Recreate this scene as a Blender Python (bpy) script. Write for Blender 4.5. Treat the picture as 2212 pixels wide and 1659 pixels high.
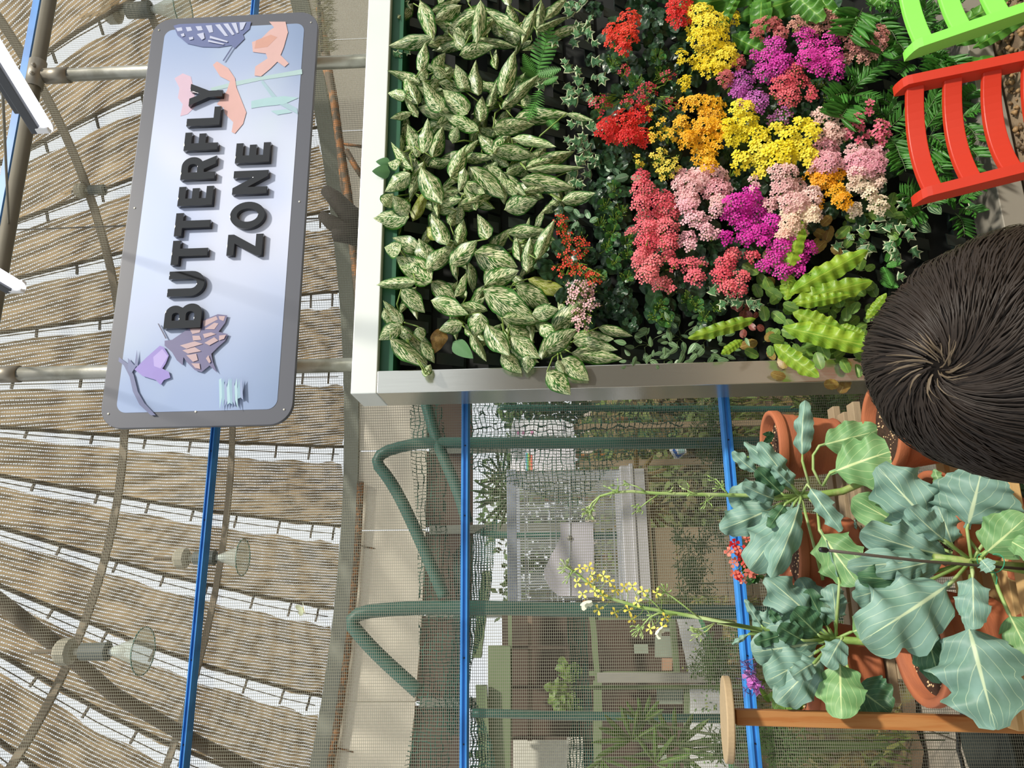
import bpy, bmesh, math, random
from mathutils import Vector, Matrix, noise
random.seed(11)
R_ = random.random
def ru(a, b): return a + (b - a) * random.random()
SC = bpy.context.scene
COL = SC.collection
for o in list(bpy.data.objects): bpy.data.objects.remove(o)

# ------------------------------------------------------------ camera (a phone held on its side: rolled a quarter turn)
IW, IH, FP = 2212, 1659, 1650.0
CAMZ = 1.62
_yaw, _pit, _rho = math.radians(15.4), math.radians(2.9), .026
_f = Vector((math.sin(_yaw)*math.cos(_pit), math.cos(_yaw)*math.cos(_pit), math.sin(_pit)))
_R = Vector((math.cos(_yaw), -math.sin(_yaw), 0)); _U = _R.cross(_f)
_a = -_U*math.cos(_rho) - _R*math.sin(_rho); _b = _R*math.cos(_rho) - _U*math.sin(_rho)
CAM = Vector((0, 0, CAMZ))
cd = bpy.data.cameras.new('camera'); cam = bpy.data.objects.new('camera', cd); COL.objects.link(cam)
m3 = Matrix((_a, _b, -_f)).transposed()
cam.matrix_world = Matrix.Translation(CAM) @ m3.to_4x4()
cd.sensor_width = 36; cd.lens = FP*36/IW; cd.clip_start = .02; cd.clip_end = 300
SC.camera = cam
# ------------------------------------------------------------ sky, sun, exposure
w = bpy.data.worlds.new('sky'); SC.world = w; w.use_nodes = True
bg = w.node_tree.nodes['Background']; bg.inputs[0].default_value = (.93, .97, 1, 1); bg.inputs[1].default_value = 1.0
sd = bpy.data.lights.new('sun', 'SUN'); sd.energy = 4.0; sd.angle = math.radians(4.5); sd.color = (1, .93, .82)
sun = bpy.data.objects.new('sun', sd); COL.objects.link(sun)
sun.rotation_euler = Vector((-.42, .62, -.72)).to_track_quat('-Z', 'Y').to_euler(); sun.location = (2, -3, 6)
SC.view_settings.view_transform = 'Standard'; SC.view_settings.look = 'None'
SC.view_settings.exposure = 0.0; SC.view_settings.gamma = 1; SC.view_settings.use_curve_mapping = False

def ray(x, y): return _f + _a*(x-IW/2)/FP + _b*(IH/2-y)/FP
def at(x, y, Y): d = ray(x, y); return CAM + d*(Y/d.y)          # where that direction meets the plane Y
def atz(x, y, z): d = ray(x, y); return CAM + d*((z-CAMZ)/d.z)
def pxm(Y): return Y/FP*1.04                                     # metres per photo pixel at depth Y

# ------------------------------------------------------------ objects
WM = {}
def link(o, par=None, M=None, kind=None, label=None):
    COL.objects.link(o)
    M = M or Matrix.Identity(4)
    if par is not None:
        o.parent = par; o.matrix_parent_inverse = WM[par.name].inverted()
    o.matrix_basis = M
    WM[o.name] = M
    if kind: o['kind'] = kind
    if label: o['label'] = label
    return o
def thing(name, label, cat, loc=(0, 0, 0), group=None):
    o = bpy.data.objects.new(name, None); o.empty_display_size = .05
    link(o, None, Matrix.Translation(Vector(loc)))
    o['label'] = label; o['category'] = cat
    if group: o['group'] = group
    return o
def tag(o, label, cat, group=None, kind=None):
    o['label'] = label; o['category'] = cat
    if group: o['group'] = group
    if kind: o['kind'] = kind
    return o
def setting(name, label=None):
    o = bpy.data.objects.new(name, None); link(o); o['kind'] = 'structure'
    if label: o['label'] = label
    o['category'] = name.split('_')[0]
    return o
class MB:
    def __init__(s): s.v = []; s.f = []; s.uv = []; s.mi = []
    def add(s, vs, fs, uvs=None, mi=0):
        n = len(s.v); s.v += [tuple(p) for p in vs]
        for f in fs: s.f.append(tuple(i+n for i in f)); s.mi.append(mi)
        s.uv += list(uvs) if uvs else [(0, 0)]*len(vs)
    def box(s, lo, hi, mi=0):
        x0, y0, z0 = lo; x1, y1, z1 = hi
        s.add([(x0,y0,z0),(x1,y0,z0),(x1,y1,z0),(x0,y1,z0),(x0,y0,z1),(x1,y0,z1),(x1,y1,z1),(x0,y1,z1)],
              [(0,3,2,1),(4,5,6,7),(0,1,5,4),(1,2,6,5),(2,3,7,6),(3,0,4,7)], mi=mi)
    def beam(s, p, q, w, h, up=Vector((0,0,1)), mi=0):
        p, q = Vector(p), Vector(q); d = (q-p).normalized(); x = d.cross(up)
        if x.length < 1e-4: x = d.cross(Vector((0,1,0)))
        x.normalize(); u = x.cross(d)
        c = [(-w/2,-h/2),(w/2,-h/2),(w/2,h/2),(-w/2,h/2)]
        vs = [p+x*a+u*b for a, b in c]+[q+x*a+u*b for a, b in c]
        s.add(vs, [(0,1,2,3),(7,6,5,4),(0,4,5,1),(1,5,6,2),(2,6,7,3),(3,7,4,0)], mi=mi)
    def tube(s, pts, r, n=8, cap=True, mi=0):
        pts = [Vector(p) for p in pts]; rs = r if isinstance(r, (list, tuple)) else [r]*len(pts)
        up = None; vs = []
        for i, p in enumerate(pts):
            d = (pts[min(i+1, len(pts)-1)]-pts[max(i-1, 0)]).normalized()
            if up is None:
                up = d.cross(Vector((.31, .2, .93)))
                if up.length < .1: up = d.cross(Vector((1, 0, 0)))
            up = (up - d*up.dot(d)).normalized(); x = d.cross(up)
            for k in range(n):
                t = 2*math.pi*k/n; vs.append(p+(up*math.cos(t)+x*math.sin(t))*rs[i])
        fs = [(i*n+k, i*n+(k+1) % n, (i+1)*n+(k+1) % n, (i+1)*n+k) for i in range(len(pts)-1) for k in range(n)]
        if cap: fs += [tuple(range(n))[::-1], tuple(range((len(pts)-1)*n, len(pts)*n))]
        s.add(vs, fs, [(k/n, i/max(1, len(pts)-1)) for i in range(len(pts)) for k in range(n)], mi)
    def lathe(s, c, prof, n=32, mi=0, axis=Vector((0,0,1)), wob=0):
        axis = Vector(axis).normalized(); x = axis.orthogonal().normalized(); y = axis.cross(x); c = Vector(c)
        m = len(prof)
        vs = [c+axis*z+(x*math.cos(2*math.pi*k/n)+y*math.sin(2*math.pi*k/n))*max(r, .0002) for r, z in prof for k in range(n)]
        fs = [(i*n+k, i*n+(k+1) % n, (i+1)*n+(k+1) % n, (i+1)*n+k) for i in range(m-1) for k in range(n)]
        s.add(vs, fs, None, mi)
    def mesh(s, name, smooth=False):
        me = bpy.data.meshes.new(name); me.from_pydata(s.v, [], s.f)
        ul = me.uv_layers.new(name='UVMap')
        flat = [0.0]*(2*len(me.loops)); vi = [0]*len(me.loops); me.loops.foreach_get('vertex_index', vi)
        for i, k in enumerate(vi): flat[2*i], flat[2*i+1] = s.uv[k]
        ul.data.foreach_set('uv', flat)
        me.polygons.foreach_set('material_index', s.mi)
        if smooth: me.polygons.foreach_set('use_smooth', [True]*len(me.polygons))
        me.update(); return me
    def build(s, name, mat, par=None, smooth=False, kind=None, label=None, bevel=0):
        me = s.mesh(name, smooth)
        for q in (mat if isinstance(mat, list) else [mat]): me.materials.append(q)
        o = bpy.data.objects.new(name, me); link(o, par, None, kind, label)
        if bevel:
            b = o.modifiers.new('b', 'BEVEL'); b.width = bevel; b.segments = 2; b.limit_method = 'ANGLE'
        return o
def inst(name, me, M, par, label=None, kind=None):
    return link(bpy.data.objects.new(name, me), par, M, kind, label)

# ------------------------------------------------------------ materials
def nm(name):
    m = bpy.data.materials.new(name); m.use_nodes = True; nt = m.node_tree
    return m, nt, nt.nodes['Principled BSDF'], nt.nodes['Material Output']
class G:
    def __init__(s, nt): s.nt = nt
    def n(s, t, **k):
        x = s.nt.nodes.new(t)
        for a, b in k.items(): setattr(x, a, b)
        return x
    def l(s, a, b): s.nt.links.new(a, b)
    def math(s, op, a, b=None, c=None, clamp=False):
        x = s.n('ShaderNodeMath', operation=op, use_clamp=clamp)
        for i, q in enumerate((a, b, c)):
            if q is None: continue
            if isinstance(q, (int, float)): x.inputs[i].default_value = q
            else: s.l(q, x.inputs[i])
        return x.outputs[0]
    def mix(s, f, a, b):
        x = s.n('ShaderNodeMix', data_type='RGBA')
        for i, q in ((0, f), (6, a), (7, b)):
            if isinstance(q, (int, float)): x.inputs[i].default_value = q
            elif isinstance(q, tuple): x.inputs[i].default_value = (*q[:3], 1)
            else: s.l(q, x.inputs[i])
        return x.outputs[2]
    def noise(s, scale, detail=3, vec=None, out=0):
        x = s.n('ShaderNodeTexNoise'); x.inputs['Scale'].default_value = scale; x.inputs['Detail'].default_value = detail
        if vec is not None: s.l(vec, x.inputs['Vector'])
        return x.outputs[out]
    def smooth(s, v, lo, hi):
        x = s.n('ShaderNodeMapRange', interpolation_type='SMOOTHSTEP'); s.l(v, x.inputs[0])
        x.inputs[1].default_value = lo; x.inputs[2].default_value = hi; return x.outputs[0]
def mat(name, col, rough=.5, metal=0, var=.15, scale=20, bump=0, bscale=60, alt=None, stretch=None, spec=.5, rnd=0, emit=0, altpos=(.45, .62)):
    m, nt, p, out = nm(name); g = G(nt)
    tc = g.n('ShaderNodeTexCoord').outputs['Object']
    if stretch:
        mp = g.n('ShaderNodeMapping'); mp.inputs['Scale'].default_value = stretch; g.l(tc, mp.inputs[0]); tc = mp.outputs[0]
    nz = g.noise(scale, 4, tc)
    c = g.mix(nz, tuple(x*(1-var) for x in col), tuple(min(1, x*(1+var)) for x in col))
    if alt: c = g.mix(g.smooth(g.noise(scale*.6, 5, tc), *altpos), c, alt)
    if rnd:
        hv = g.n('ShaderNodeHueSaturation'); g.l(c, hv.inputs['Color'])
        g.l(g.math('ADD', g.math('MULTIPLY', g.n('ShaderNodeObjectInfo').outputs['Random'], rnd), 1-rnd/2), hv.inputs['Value']); c = hv.outputs[0]
    g.l(c, p.inputs['Base Color'])
    p.inputs['Roughness'].default_value = rough; p.inputs['Metallic'].default_value = metal; p.inputs['Specular IOR Level'].default_value = spec
    if emit: g.l(c, p.inputs['Emission Color']); p.inputs['Emission Strength'].default_value = emit
    if bump:
        b = g.n('ShaderNodeBump'); b.inputs['Strength'].default_value = bump; b.inputs['Distance'].default_value = .01
        g.l(g.noise(bscale, 4, tc), b.inputs['Height']); g.l(b.outputs[0], p.inputs['Normal'])
    return m
def leafmat(name, base, base2, vein=None, vn=8, vs=1.2, vw=.1, mid=.035, wob=0, speck=None, edge=None, trans=.25, rough=.4, rnd=.35, tip=None, stripes=None):
    """procedural leaf: u across (0..1), v along; chevron veins, midrib, streaky speckles, margin"""
    m, nt, p, out = nm(name); g = G(nt)
    uv = g.n('ShaderNodeUVMap').outputs[0]; sp = g.n('ShaderNodeSeparateXYZ'); g.l(uv, sp.inputs[0])
    au = g.math('ABSOLUTE', g.math('SUBTRACT', sp.outputs[0], .5)); v = sp.outputs[1]
    oi = g.n('ShaderNodeObjectInfo').outputs['Random']
    cb = g.n('ShaderNodeCombineXYZ'); g.l(sp.outputs[0], cb.inputs[0]); g.l(v, cb.inputs[1]); g.l(g.math('MULTIPLY', oi, 30), cb.inputs[2])
    c = g.mix(g.smooth(g.noise(3.5, 3, cb.outputs[0]), .35, .65), base, base2)
    ch = g.math('SUBTRACT', v, g.math('MULTIPLY', au, vs))
    if wob: ch = g.math('ADD', ch, g.math('MULTIPLY', g.noise(2.2, 3, cb.outputs[0]), wob)); ch = g.math('ADD', ch, g.math('MULTIPLY', g.math('MULTIPLY', au, au), -.8))
    if speck:
        cs = g.n('ShaderNodeCombineXYZ'); g.l(g.math('MULTIPLY', ch, 17), cs.inputs[0]); g.l(g.math('MULTIPLY', sp.outputs[0], 9), cs.inputs[1]); g.l(g.math('MULTIPLY', oi, 40), cs.inputs[2])
        s = g.smooth(g.noise(1.5, 3, cs.outputs[0]), speck[1], speck[1]+.06)
        e = g.smooth(au, .46, .37); s = g.math('MULTIPLY', s, e)
        c = g.mix(s, c, speck[0])
    if stripes:
        s = g.math('SINE', g.math('MULTIPLY', au, 2*math.pi*stripes[1]))
        c = g.mix(g.smooth(s, .4, .8), c, stripes[0])
    if vein:
        fr = g.math('FRACT', g.math('MULTIPLY', ch, vn)); d = g.math('ABSOLUTE', g.math('SUBTRACT', fr, .5))
        c = g.mix(g.math('MULTIPLY', g.smooth(d, vw, vw*.3), .6), c, vein)
        md = g.math('MULTIPLY', g.math('SUBTRACT', 1.15, v), mid*1.3) if wob else mid
        c = g.mix(g.smooth(g.math('DIVIDE', au, md), 1.0, .4), c, vein)
    if edge: c = g.mix(g.smooth(g.math('ADD', au, g.math('MULTIPLY', g.noise(9, 2, cb.outputs[0]), .12)), .43, .48), c, edge)
    if tip: c = g.mix(g.smooth(v, .86, .95), c, tip)
    hv = g.n('ShaderNodeHueSaturation'); g.l(c, hv.inputs['Color'])
    g.l(g.math('ADD', g.math('MULTIPLY', oi, rnd), 1-rnd/2), hv.inputs['Value']); c = hv.outputs[0]
    g.l(c, p.inputs['Base Color']); p.inputs['Roughness'].default_value = rough; p.inputs['Specular IOR Level'].default_value = .4
    tr = g.n('ShaderNodeBsdfTranslucent'); g.l(c, tr.inputs[0])
    mx = g.n('ShaderNodeMixShader'); mx.inputs[0].default_value = trans
    g.l(p.outputs[0], mx.inputs[1]); g.l(tr.outputs[0], mx.inputs[2]); g.l(mx.outputs[0], out.inputs[0])
    return m
def gridmat(name, col, cu, cv, wu, wv, coord='Object', axes=(0, 2), trans=0.3, noisy=0, rough=.7, fold_shade=None):
    """woven mesh: transparent between the threads"""
    m, nt, p, out = nm(name); g = G(nt)
    sp = g.n('ShaderNodeSeparateXYZ')
    src = g.n('ShaderNodeUVMap').outputs[0] if coord == 'UV' else g.n('ShaderNodeTexCoord').outputs['Object']
    if noisy:
        nz = g.n('ShaderNodeTexNoise'); nz.inputs['Scale'].default_value = noisy[0]; nz.inputs['Detail'].default_value = 3; g.l(src, nz.inputs['Vector'])
        vm = g.n('ShaderNodeVectorMath', operation='MULTIPLY_ADD'); g.l(nz.outputs['Color'], vm.inputs[0]); vm.inputs[1].default_value = (noisy[1],)*3; g.l(src, vm.inputs[2]); src2 = vm.outputs[0]
    else: src2 = src
    g.l(src2, sp.inputs[0])
    a = g.math('LESS_THAN', g.math('FRACT', g.math('DIVIDE', sp.outputs[axes[0]], cu)), wu)
    b = g.math('LESS_THAN', g.math('FRACT', g.math('DIVIDE', sp.outputs[axes[1]], cv)), wv)
    al = g.math('MAXIMUM', a, b)
    c = col
    if fold_shade:
        mp = g.n('ShaderNodeMapping'); mp.inputs['Scale'].default_value = fold_shade[1]; g.l(src, mp.inputs[0])
        c = g.mix(g.smooth(g.noise(fold_shade[2], 5, mp.outputs[0]), .36, .64), tuple(x*.62 for x in col), fold_shade[0])  # dark and pale streaks put the shading of cloth folds into the colour
        g.l(c, p.inputs['Base Color'])
    else: p.inputs['Base Color'].default_value = (*col, 1)
    p.inputs['Roughness'].default_value = rough; p.inputs['Specular IOR Level'].default_value = .2
    tl = g.n('ShaderNodeBsdfTranslucent'); 
    if fold_shade: g.l(c, tl.inputs[0])
    else: tl.inputs[0].default_value = (*col, 1)
    m1 = g.n('ShaderNodeMixShader'); m1.inputs[0].default_value = trans; g.l(p.outputs[0], m1.inputs[1]); g.l(tl.outputs[0], m1.inputs[2])
    tp = g.n('ShaderNodeBsdfTransparent'); m2 = g.n('ShaderNodeMixShader'); g.l(al, m2.inputs[0])
    g.l(tp.outputs[0], m2.inputs[1]); g.l(m1.outputs[0], m2.inputs[2]); g.l(m2.outputs[0], out.inputs[0])
    return m
def srgb(h):
    h = h.lstrip('#'); c = [int(h[i:i+2], 16)/255 for i in (0, 2, 4)]
    return tuple(x/12.92 if x <= .04045 else ((x+.055)/1.055)**2.4 for x in c)
S = srgb
# ------------------------------------------------------------ shared materials
M_galv = mat('galvanised', S('a8a79e'), .42, .7, .18, 14, .1, 40, alt=S('8b8a7e'))
M_galvd = mat('galvanised_dull', S('6f6a5c'), .6, .3, .2, 10)
M_steel = mat('stainless', S('d2d3cc'), .2, .9, .05, 4, .03, 6, stretch=(30, 30, 1.0)); M_toprail = mat('lit_rail', S('e6ece8'), .3, .25, .04, 5, .03, 6)  # top rail: paler version of the steel, brightness of the light in its colour
M_blue = mat('blue_paint', S('3a88d2'), .4, 0, .1, 12, alt=S('2f78c0'))
M_green = mat('green_pipe', S('2c5c50'), .45, 0, .2, 20, .1, 60)
M_rust = mat('rusty_pipe', S('5a4c3c'), .7, .2, .25, 30, .2, 50, alt=S('9a6636'))
M_strap = mat('strap', S('7f7462'), .75, 0, .1, 20)
M_rib = mat('rib', S('5c4f3e'), .6, .2, .15, 8)
M_cream = mat('cream_wall', S('e6e0d0'), .8, 0, .05, 3)
M_grey = mat('grey_beam', S('7f8479'), .6, 0, .08, 5)
M_brown = mat('brown_panel', S('5a483c'), .7, 0, .15, 4)
M_dark = mat('dark_interior', S('241f1a'), .6)
M_black = mat('black_plastic', S('141414'), .4)
M_white = mat('white_paint', S('e6e8ea'), .5, 0, .03)
# ------------------------------------------------------------ ground
PATHM = mat('path_concrete', S('9c8f7e'), .85, 0, .12, 3, .15, 60, alt=S('877a6c'))
b = MB(); b.add([(-30, 3.1, -.02), (40, 3.1, -.02), (40, 45, -.02), (-30, 45, -.02)], [(0, 1, 2, 3)])
fl = b.build('floor', PATHM, None, kind='structure', label='beige concrete ground of the domed garden'); 
b = MB()
xs = [-3+i*.6 for i in range(17)]
for i in range(16):
    b.box((xs[i]+.004, 2.76, -.035), (xs[i+1]-.004, 3.78, 0.0))
pa = b.build('floor', mat('path_slab', S('a79c8b'), .85, 0, .1, 5, .2, 90, alt=S('8f8474')), None, kind='structure', label='strip of concrete slabs along the mesh screen')
b = MB(); b.add([(-8, -6, -.04), (12, -6, -.04), (12, 3.1, -.04), (-8, 3.1, -.04)], [(0, 1, 2, 3)])
gr = b.build('floor', mat('near_ground', S('8d7a62'), .9, 0, .2, 8, .3, 60, alt=S('6b5946')), None, kind='structure', label='sandy brown ground under the chairs')
# gravel at the foot of the planting wall
b = MB()
for i in range(2600):
    x = ru(.9, 3.4); y = ru(1.75, 2.44); r = ru(.005, .015); 
    vs = [Vector((x+r*ru(.7, 1.3)*dx, y+r*ru(.7, 1.3)*dy, -.04+r*.8*(1+dz))) for dx, dy, dz in ((1,0,0),(0,1,0),(-1,0,0),(0,-1,0),(0,0,1),(0,0,-1))]
    b.add(vs, [(0,1,4),(1,2,4),(2,3,4),(3,0,4),(1,0,5),(2,1,5),(3,2,5),(0,3,5)])
o = b.build('gravel', mat('gravel', S('9b7b52'), .6, 0, .45, 30, alt=S('5d4a35')), gr, smooth=True, kind='stuff', label='wet brown gravel')
# planted soil bed
SOIL = mat('soil', S('66523c'), .95, 0, .3, 12, .8, 40, alt=S('75703f'))
b = MB(); n1, n2 = 90, 60
def bedz(x, y): return .03 + .05*noise.noise((x*1.3, y*1.3, 0)) + .03*noise.noise((x*5, y*5, 1)) + .02*noise.noise((x*14, y*14, 3))
vs = [(-4+8.5*i/n1, 3.8+8.4*j/n2, bedz(-4+8.5*i/n1, 3.8+8.4*j/n2)) for j in range(n2+1) for i in range(n1+1)]
b.add(vs, [(j*(n1+1)+i, j*(n1+1)+i+1, (j+1)*(n1+1)+i+1, (j+1)*(n1+1)+i) for j in range(n2) for i in range(n1)])
bed = b.build('floor', SOIL, None, smooth=True, kind='structure', label='dark planted soil bed behind the mesh screen')
b = MB()
for i in range(16000):
    x, y = ru(-3.8, 4.3), 3.85+8.2*R_()**1.2
    if noise.noise((x*1.1, y*1.1, 7)) < -.12: continue
    z = bedz(x, y); h = ru(.05, .16)*(1+.16*(y-3.8)); a = ru(0, 6.28); c, s_ = math.cos(a), math.sin(a); w_ = ru(.003, .008); l = ru(.03, .12)
    b.add([(x-s_*w_, y+c*w_, z), (x+s_*w_, y-c*w_, z), (x+c*l*.5+s_*w_, y+s_*l*.5-c*w_, z+h*.8), (x+c*l, y+s_*l, z+h)], [(0, 1, 2, 3)])
b.build('ground_cover', mat('grass', S('6f8440'), .6, 0, .5, 3, alt=S('8a7444')), bed, kind='stuff', label='low green grass and ground cover')
b = MB()
for i in range(26):
    x, y = ru(-3.5, 4), ru(4, 8); r = ru(.05, .16)
    b.lathe((x, y, bedz(x, y)-.02), [(.01, r*.7), (r*.6, r*.6), (r, r*.2), (r*.9, -.02)], 9)
b.build('stone', mat('bed_stone', S('6b6152'), .9, 0, .3, 20, .6, 30), bed, kind='stuff')

# ------------------------------------------------------------ dome
DAZ = math.radians(16.5); DC = Vector((5.6*math.sin(DAZ), 5.6*math.cos(DAZ), 0))
PROF = [(1.2, 7.15), (2.5, 6.8), (3.6, 6.4), (4.6, 5.98), (5.5, 5.6), (6.3, 5.15), (7.1, 4.55), (7.7, 4.05), (8.0, 3.7)]
def dprof(t):
    t = t*(len(PROF)-1); i = min(int(t), len(PROF)-2); k = t-i
    a, c = PROF[i], PROF[i+1]; return a[0]+(c[0]-a[0])*k, a[1]+(c[1]-a[1])*k
def dome(phi, r, z):
    a = DAZ - phi                                     # phi grows to the left
    return DC + Vector((math.sin(a)*r, math.cos(a)*r, CAMZ+z))
ceil = setting('ceiling', 'brown shade cloth dome on curved ribs with bright gaps')
CLOTH = gridmat('shade_cloth', S('7c6647'), .046, .03, .70, .30, 'UV', (0, 1), trans=.62, noisy=(3.0, .02), fold_shade=(S('b49a74'), (5, .8, 1), 2.0))
D2 = math.radians
sect = range(-6, 9)
for k in sect:
    b = MB(); nu, nv = 10, 34
    vs, uvs = [], []
    for j in range(nv+1):
        t = j/nv; r, z = dprof(t)
        e0 = .15 + .02*math.sin(j*1.3+k); e1 = .955+.02*math.sin(j*.9+k*2)
        for i in range(nu+1):
            s = e0+(e1-e0)*i/nu; ph = D2(10*(k+s))
            sag = .05*math.sin(math.pi*i/nu) + .03*noise.noise((i*.5, j*.4, k*3.1)) 
            vs.append(dome(ph, r, z-sag+.05)); uvs.append((r*D2(10)*s+ k*.37, t*9))
    b.add(vs, [(j*(nu+1)+i, j*(nu+1)+i+1, (j+1)*(nu+1)+i+1, (j+1)*(nu+1)+i) for j in range(nv) for i in range(nu)], uvs)
    b.build('shade_panel', CLOTH, ceil, smooth=True)
M_film = mat('clip', S('4a4034'), .7)
for k in list(sect)+[9]:
    b = MB(); pts = [dome(D2(10*k-.6), r, z+.02) for r, z in [dprof(i/24) for i in range(25)]]
    b.tube(pts, .026, 8); b.build('rib', M_rib, ceil, smooth=True)
    b = MB(); pts = [dome(D2(10*k+.35), r, z+.12) for r, z in [dprof(i/24) for i in range(25)]]
    b.tube(pts, .008, 5); b.build('tension_wire', M_strap, ceil, smooth=True)
    for q in range(9):
        t = .12+q*.1+.02*(k % 3); r, z = dprof(t); b = MB()
        b.beam(dome(D2(10*k-.6), r, z), dome(D2(10*k+1.25), r, z+.03), .02, .03); b.build('clip', M_film, ceil)
# hoop straps and the heavy ring
def hoop(r, z, rad, name, m, flat=False, n=60, a0=-62, a1=92, label=None, par=ceil):
    b = MB(); pts = [dome(D2(a0+(a1-a0)*i/n), r, z) for i in range(n+1)]
    if flat:
        for p, q in zip(pts, pts[1:]): b.beam(p, q+(q-p)*.02, flat[0], flat[1])
    else: b.tube(pts, rad, 8)
    return b.build(name, m, par, smooth=not flat, label=label)
hoop(4.65, 5.86, 0, 'hoop_strap', M_strap, (.035, .10)); hoop(6.25, 5.03, 0, 'hoop_strap', M_strap, (.03, .09))
hoop(8.02, 3.58, 0, 'ring_beam', M_grey, (.18, .26), n=72)
# a brace pipe crossing the left side of the dome
b = MB(); b.tube([at(-60, 1255, 6.4), at(130, 1400, 7.2), at(245, 1500, 8.0), at(420, 1600, 8.9), at(620, 1700, 9.8)], .07, 10)
b.build('brace_pipe', M_rib, ceil, smooth=True)

# ------------------------------------------------------------ drum wall under the dome
wb = setting('wall_back', 'cream drum wall with brown panels and windows')
def drum(a0, a1, z0, z1, r, m, name, par=wb, th=.06, label=None):
    b = MB(); n = max(1, int(abs(a1-a0)/2.5))
    for i in range(n):
        p, q = a0+(a1-a0)*i/n, a0+(a1-a0)*(i+1)/n
        v = [dome(D2(x), rr, zz-CAMZ) for rr in (r, r+th) for x, zz in ((p, z0), (q, z0), (q, z1), (p, z1))]
        b.add(v, [(0,1,2,3),(7,6,5,4),(0,4,5,1),(2,6,7,3),(1,5,6,2),(3,7,4,0)])
    return b.build(name, m, par, label=label)
for k in range(-6, 9): drum(k*10+.08, k*10+9.92, 3.86, 5.1, 8.0, M_cream, 'wall_panel')
for k in range(-6, 9):
    drum(k*10+.2, k*10+9.6, 3.05, 3.90, 8.12, M_brown, 'roller_blind')
    drum(k*10+9.5, k*10+10.5, .0, 3.8, 8.05, M_grey, 'mullion')
    drum(k*10, k*10+10, 0, .9, 8.06, mat('low_wall', S('6a6a52'), .8) if k == -6 else bpy.data.materials['low_wall'], 'wall_panel')
hoop(7.86, 3.38, .06, 'rusty_hoop_pipe', M_rust, n=50, a0=14, a1=92, par=wb, label='rusty pipe curving along the ring beam')
for q in (22, 33, 45, 56, 68):
    b = MB(); b.tube([dome(D2(q), 7.86, 3.38), dome(D2(q), 7.95, 3.33), dome(D2(q+.3), 8.0, 3.1)], .012, 5); b.build('pipe_hanger', M_rust, wb)
# outside greenery beyond the windows
TREE = mat('far_foliage', S('46602f'), .7, 0, .5, 4, alt=S('2b3d24'))
def leafball(b, c, r, n, s, sq=1):
    for i in range(n):
        d = Vector((ru(-1, 1), ru(-1, 1), ru(-1, 1)))
        if d.length > 1: continue
        p = c+Vector((d.x*r, d.y*r, d.z*r*sq)); t = Vector((ru(-1, 1), ru(-1, 1), ru(-1, 1))).normalized(); u = t.orthogonal().normalized()
        b.add([p, p+u*s*.35+t*s*.5, p+t*s, p-u*s*.35+t*s*.5], [(0, 1, 2, 3)])
for i, (a, dr, h, rr) in enumerate([(3, 10.9, 1.6, 1.4), (14, 13.4, 2.0, 1.6), (25, 10.9, 1.5, 1.4), (38, 13.2, 2.0, 1.6), (51, 11, 1.7, 1.4)]):
    c = dome(D2(a), dr, h-CAMZ); t = thing('tree', ['dark bushy tree', 'rounded tree', 'loose leafy tree'][i % 3]+' outside beyond the back windows', 'tree', (c.x, c.y, 0), 'trees outside the back windows')
    b = MB(); b.tube([(c.x, c.y, 0), (c.x+.1, c.y, h*.5), (c.x, c.y, h+rr*.5)], [.14, .1, .04], 7); b.build('trunk', M_rust, t)
    b = MB(); leafball(b, c, rr, 2600, .2, .95); b.build('crown', TREE, t, kind='stuff')
TL = ['green tree outside the back windows, nearest the steel rail', 'green tree outside the windows beyond the left end of the cage', 'green tree outside the windows directly behind the bird cage', 'green tree outside the windows between the cage and the pavilion', 'green tree outside the windows beyond the pavilion roof']
for o, l in zip([o for o in COL.objects if o.name.startswith('tree')], TL): o['label'] = l
# unseen wall added behind the viewer, darkening steel reflections and cutting ambient light
wn_ = setting('wall_added', 'plain brown wall added out of view to darken reflections')
b = MB(); b.box((-9, -4.6, -.04), (11, -4.5, 2.7)); b.build('wall_panel', mat('added_wall', S('6c604c'), .8, 0, .15, 3), wn_)

# ------------------------------------------------------------ mesh screen with blue rails
YS = 2.74
wl = setting('wall_left', 'fine insect mesh screen held by blue rails')
SCREEN = gridmat('insect_mesh', S('929282'), .0068, .0100, .20, .14, 'Object', (2, 0), trans=.2)
b = MB(); b.add([(-3.2, YS+.02, -.02), (5.2, YS+.02, -.02), (5.2, YS+.02, 4.6), (-3.2, YS+.02, 4.6)], [(0, 1, 2, 3)])
b.build('mesh_panel', SCREEN, wl, label='fine grey insect mesh')
def rail(z, h, name='rail', lab='blue painted rail'):
    b = MB(); prof = [(-.018, -h/2), (-.03, -h/2+.004), (-.03, -h*.18), (-.022, -h*.12), (-.022, h*.12), (-.03, h*.18), (-.03, h/2-.004), (-.018, h/2), (.01, h/2), (.01, -h/2)]
    n = len(prof); vs = [(x, YS+dy, z+dz) for x in (-3.2, 5.2) for dy, dz in prof]
    b.add(vs, [(i, (i+1) % n, n+(i+1) % n, n+i) for i in range(n)]+[tuple(range(n))[::-1], tuple(range(n, 2*n))])
    return b.build(name, M_blue, wl, label=lab)
R1 = at(1005, 1265, YS).z; R2 = at(1598, 1265, YS).z; R3 = at(436, 1265, YS).z
r1 = rail(R1, .029); r2 = rail(R2, .036); r3 = rail(R3, .024)
for xx in (968, 1115, 1420, 1605):
    pass
for rr, zz in ((r1, R1), (r2, R2), (r3, R3)):
    for y in (965, 1115, 1420, 1605):
        p = at(1005, y, YS); b = MB(); b.lathe((p.x, YS-.023, zz), [(.0001, .0022), (.0026, .002), (.0028, 0)], 8, axis=(0, -1, 0)); b.build('screw', M_black, rr)
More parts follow.
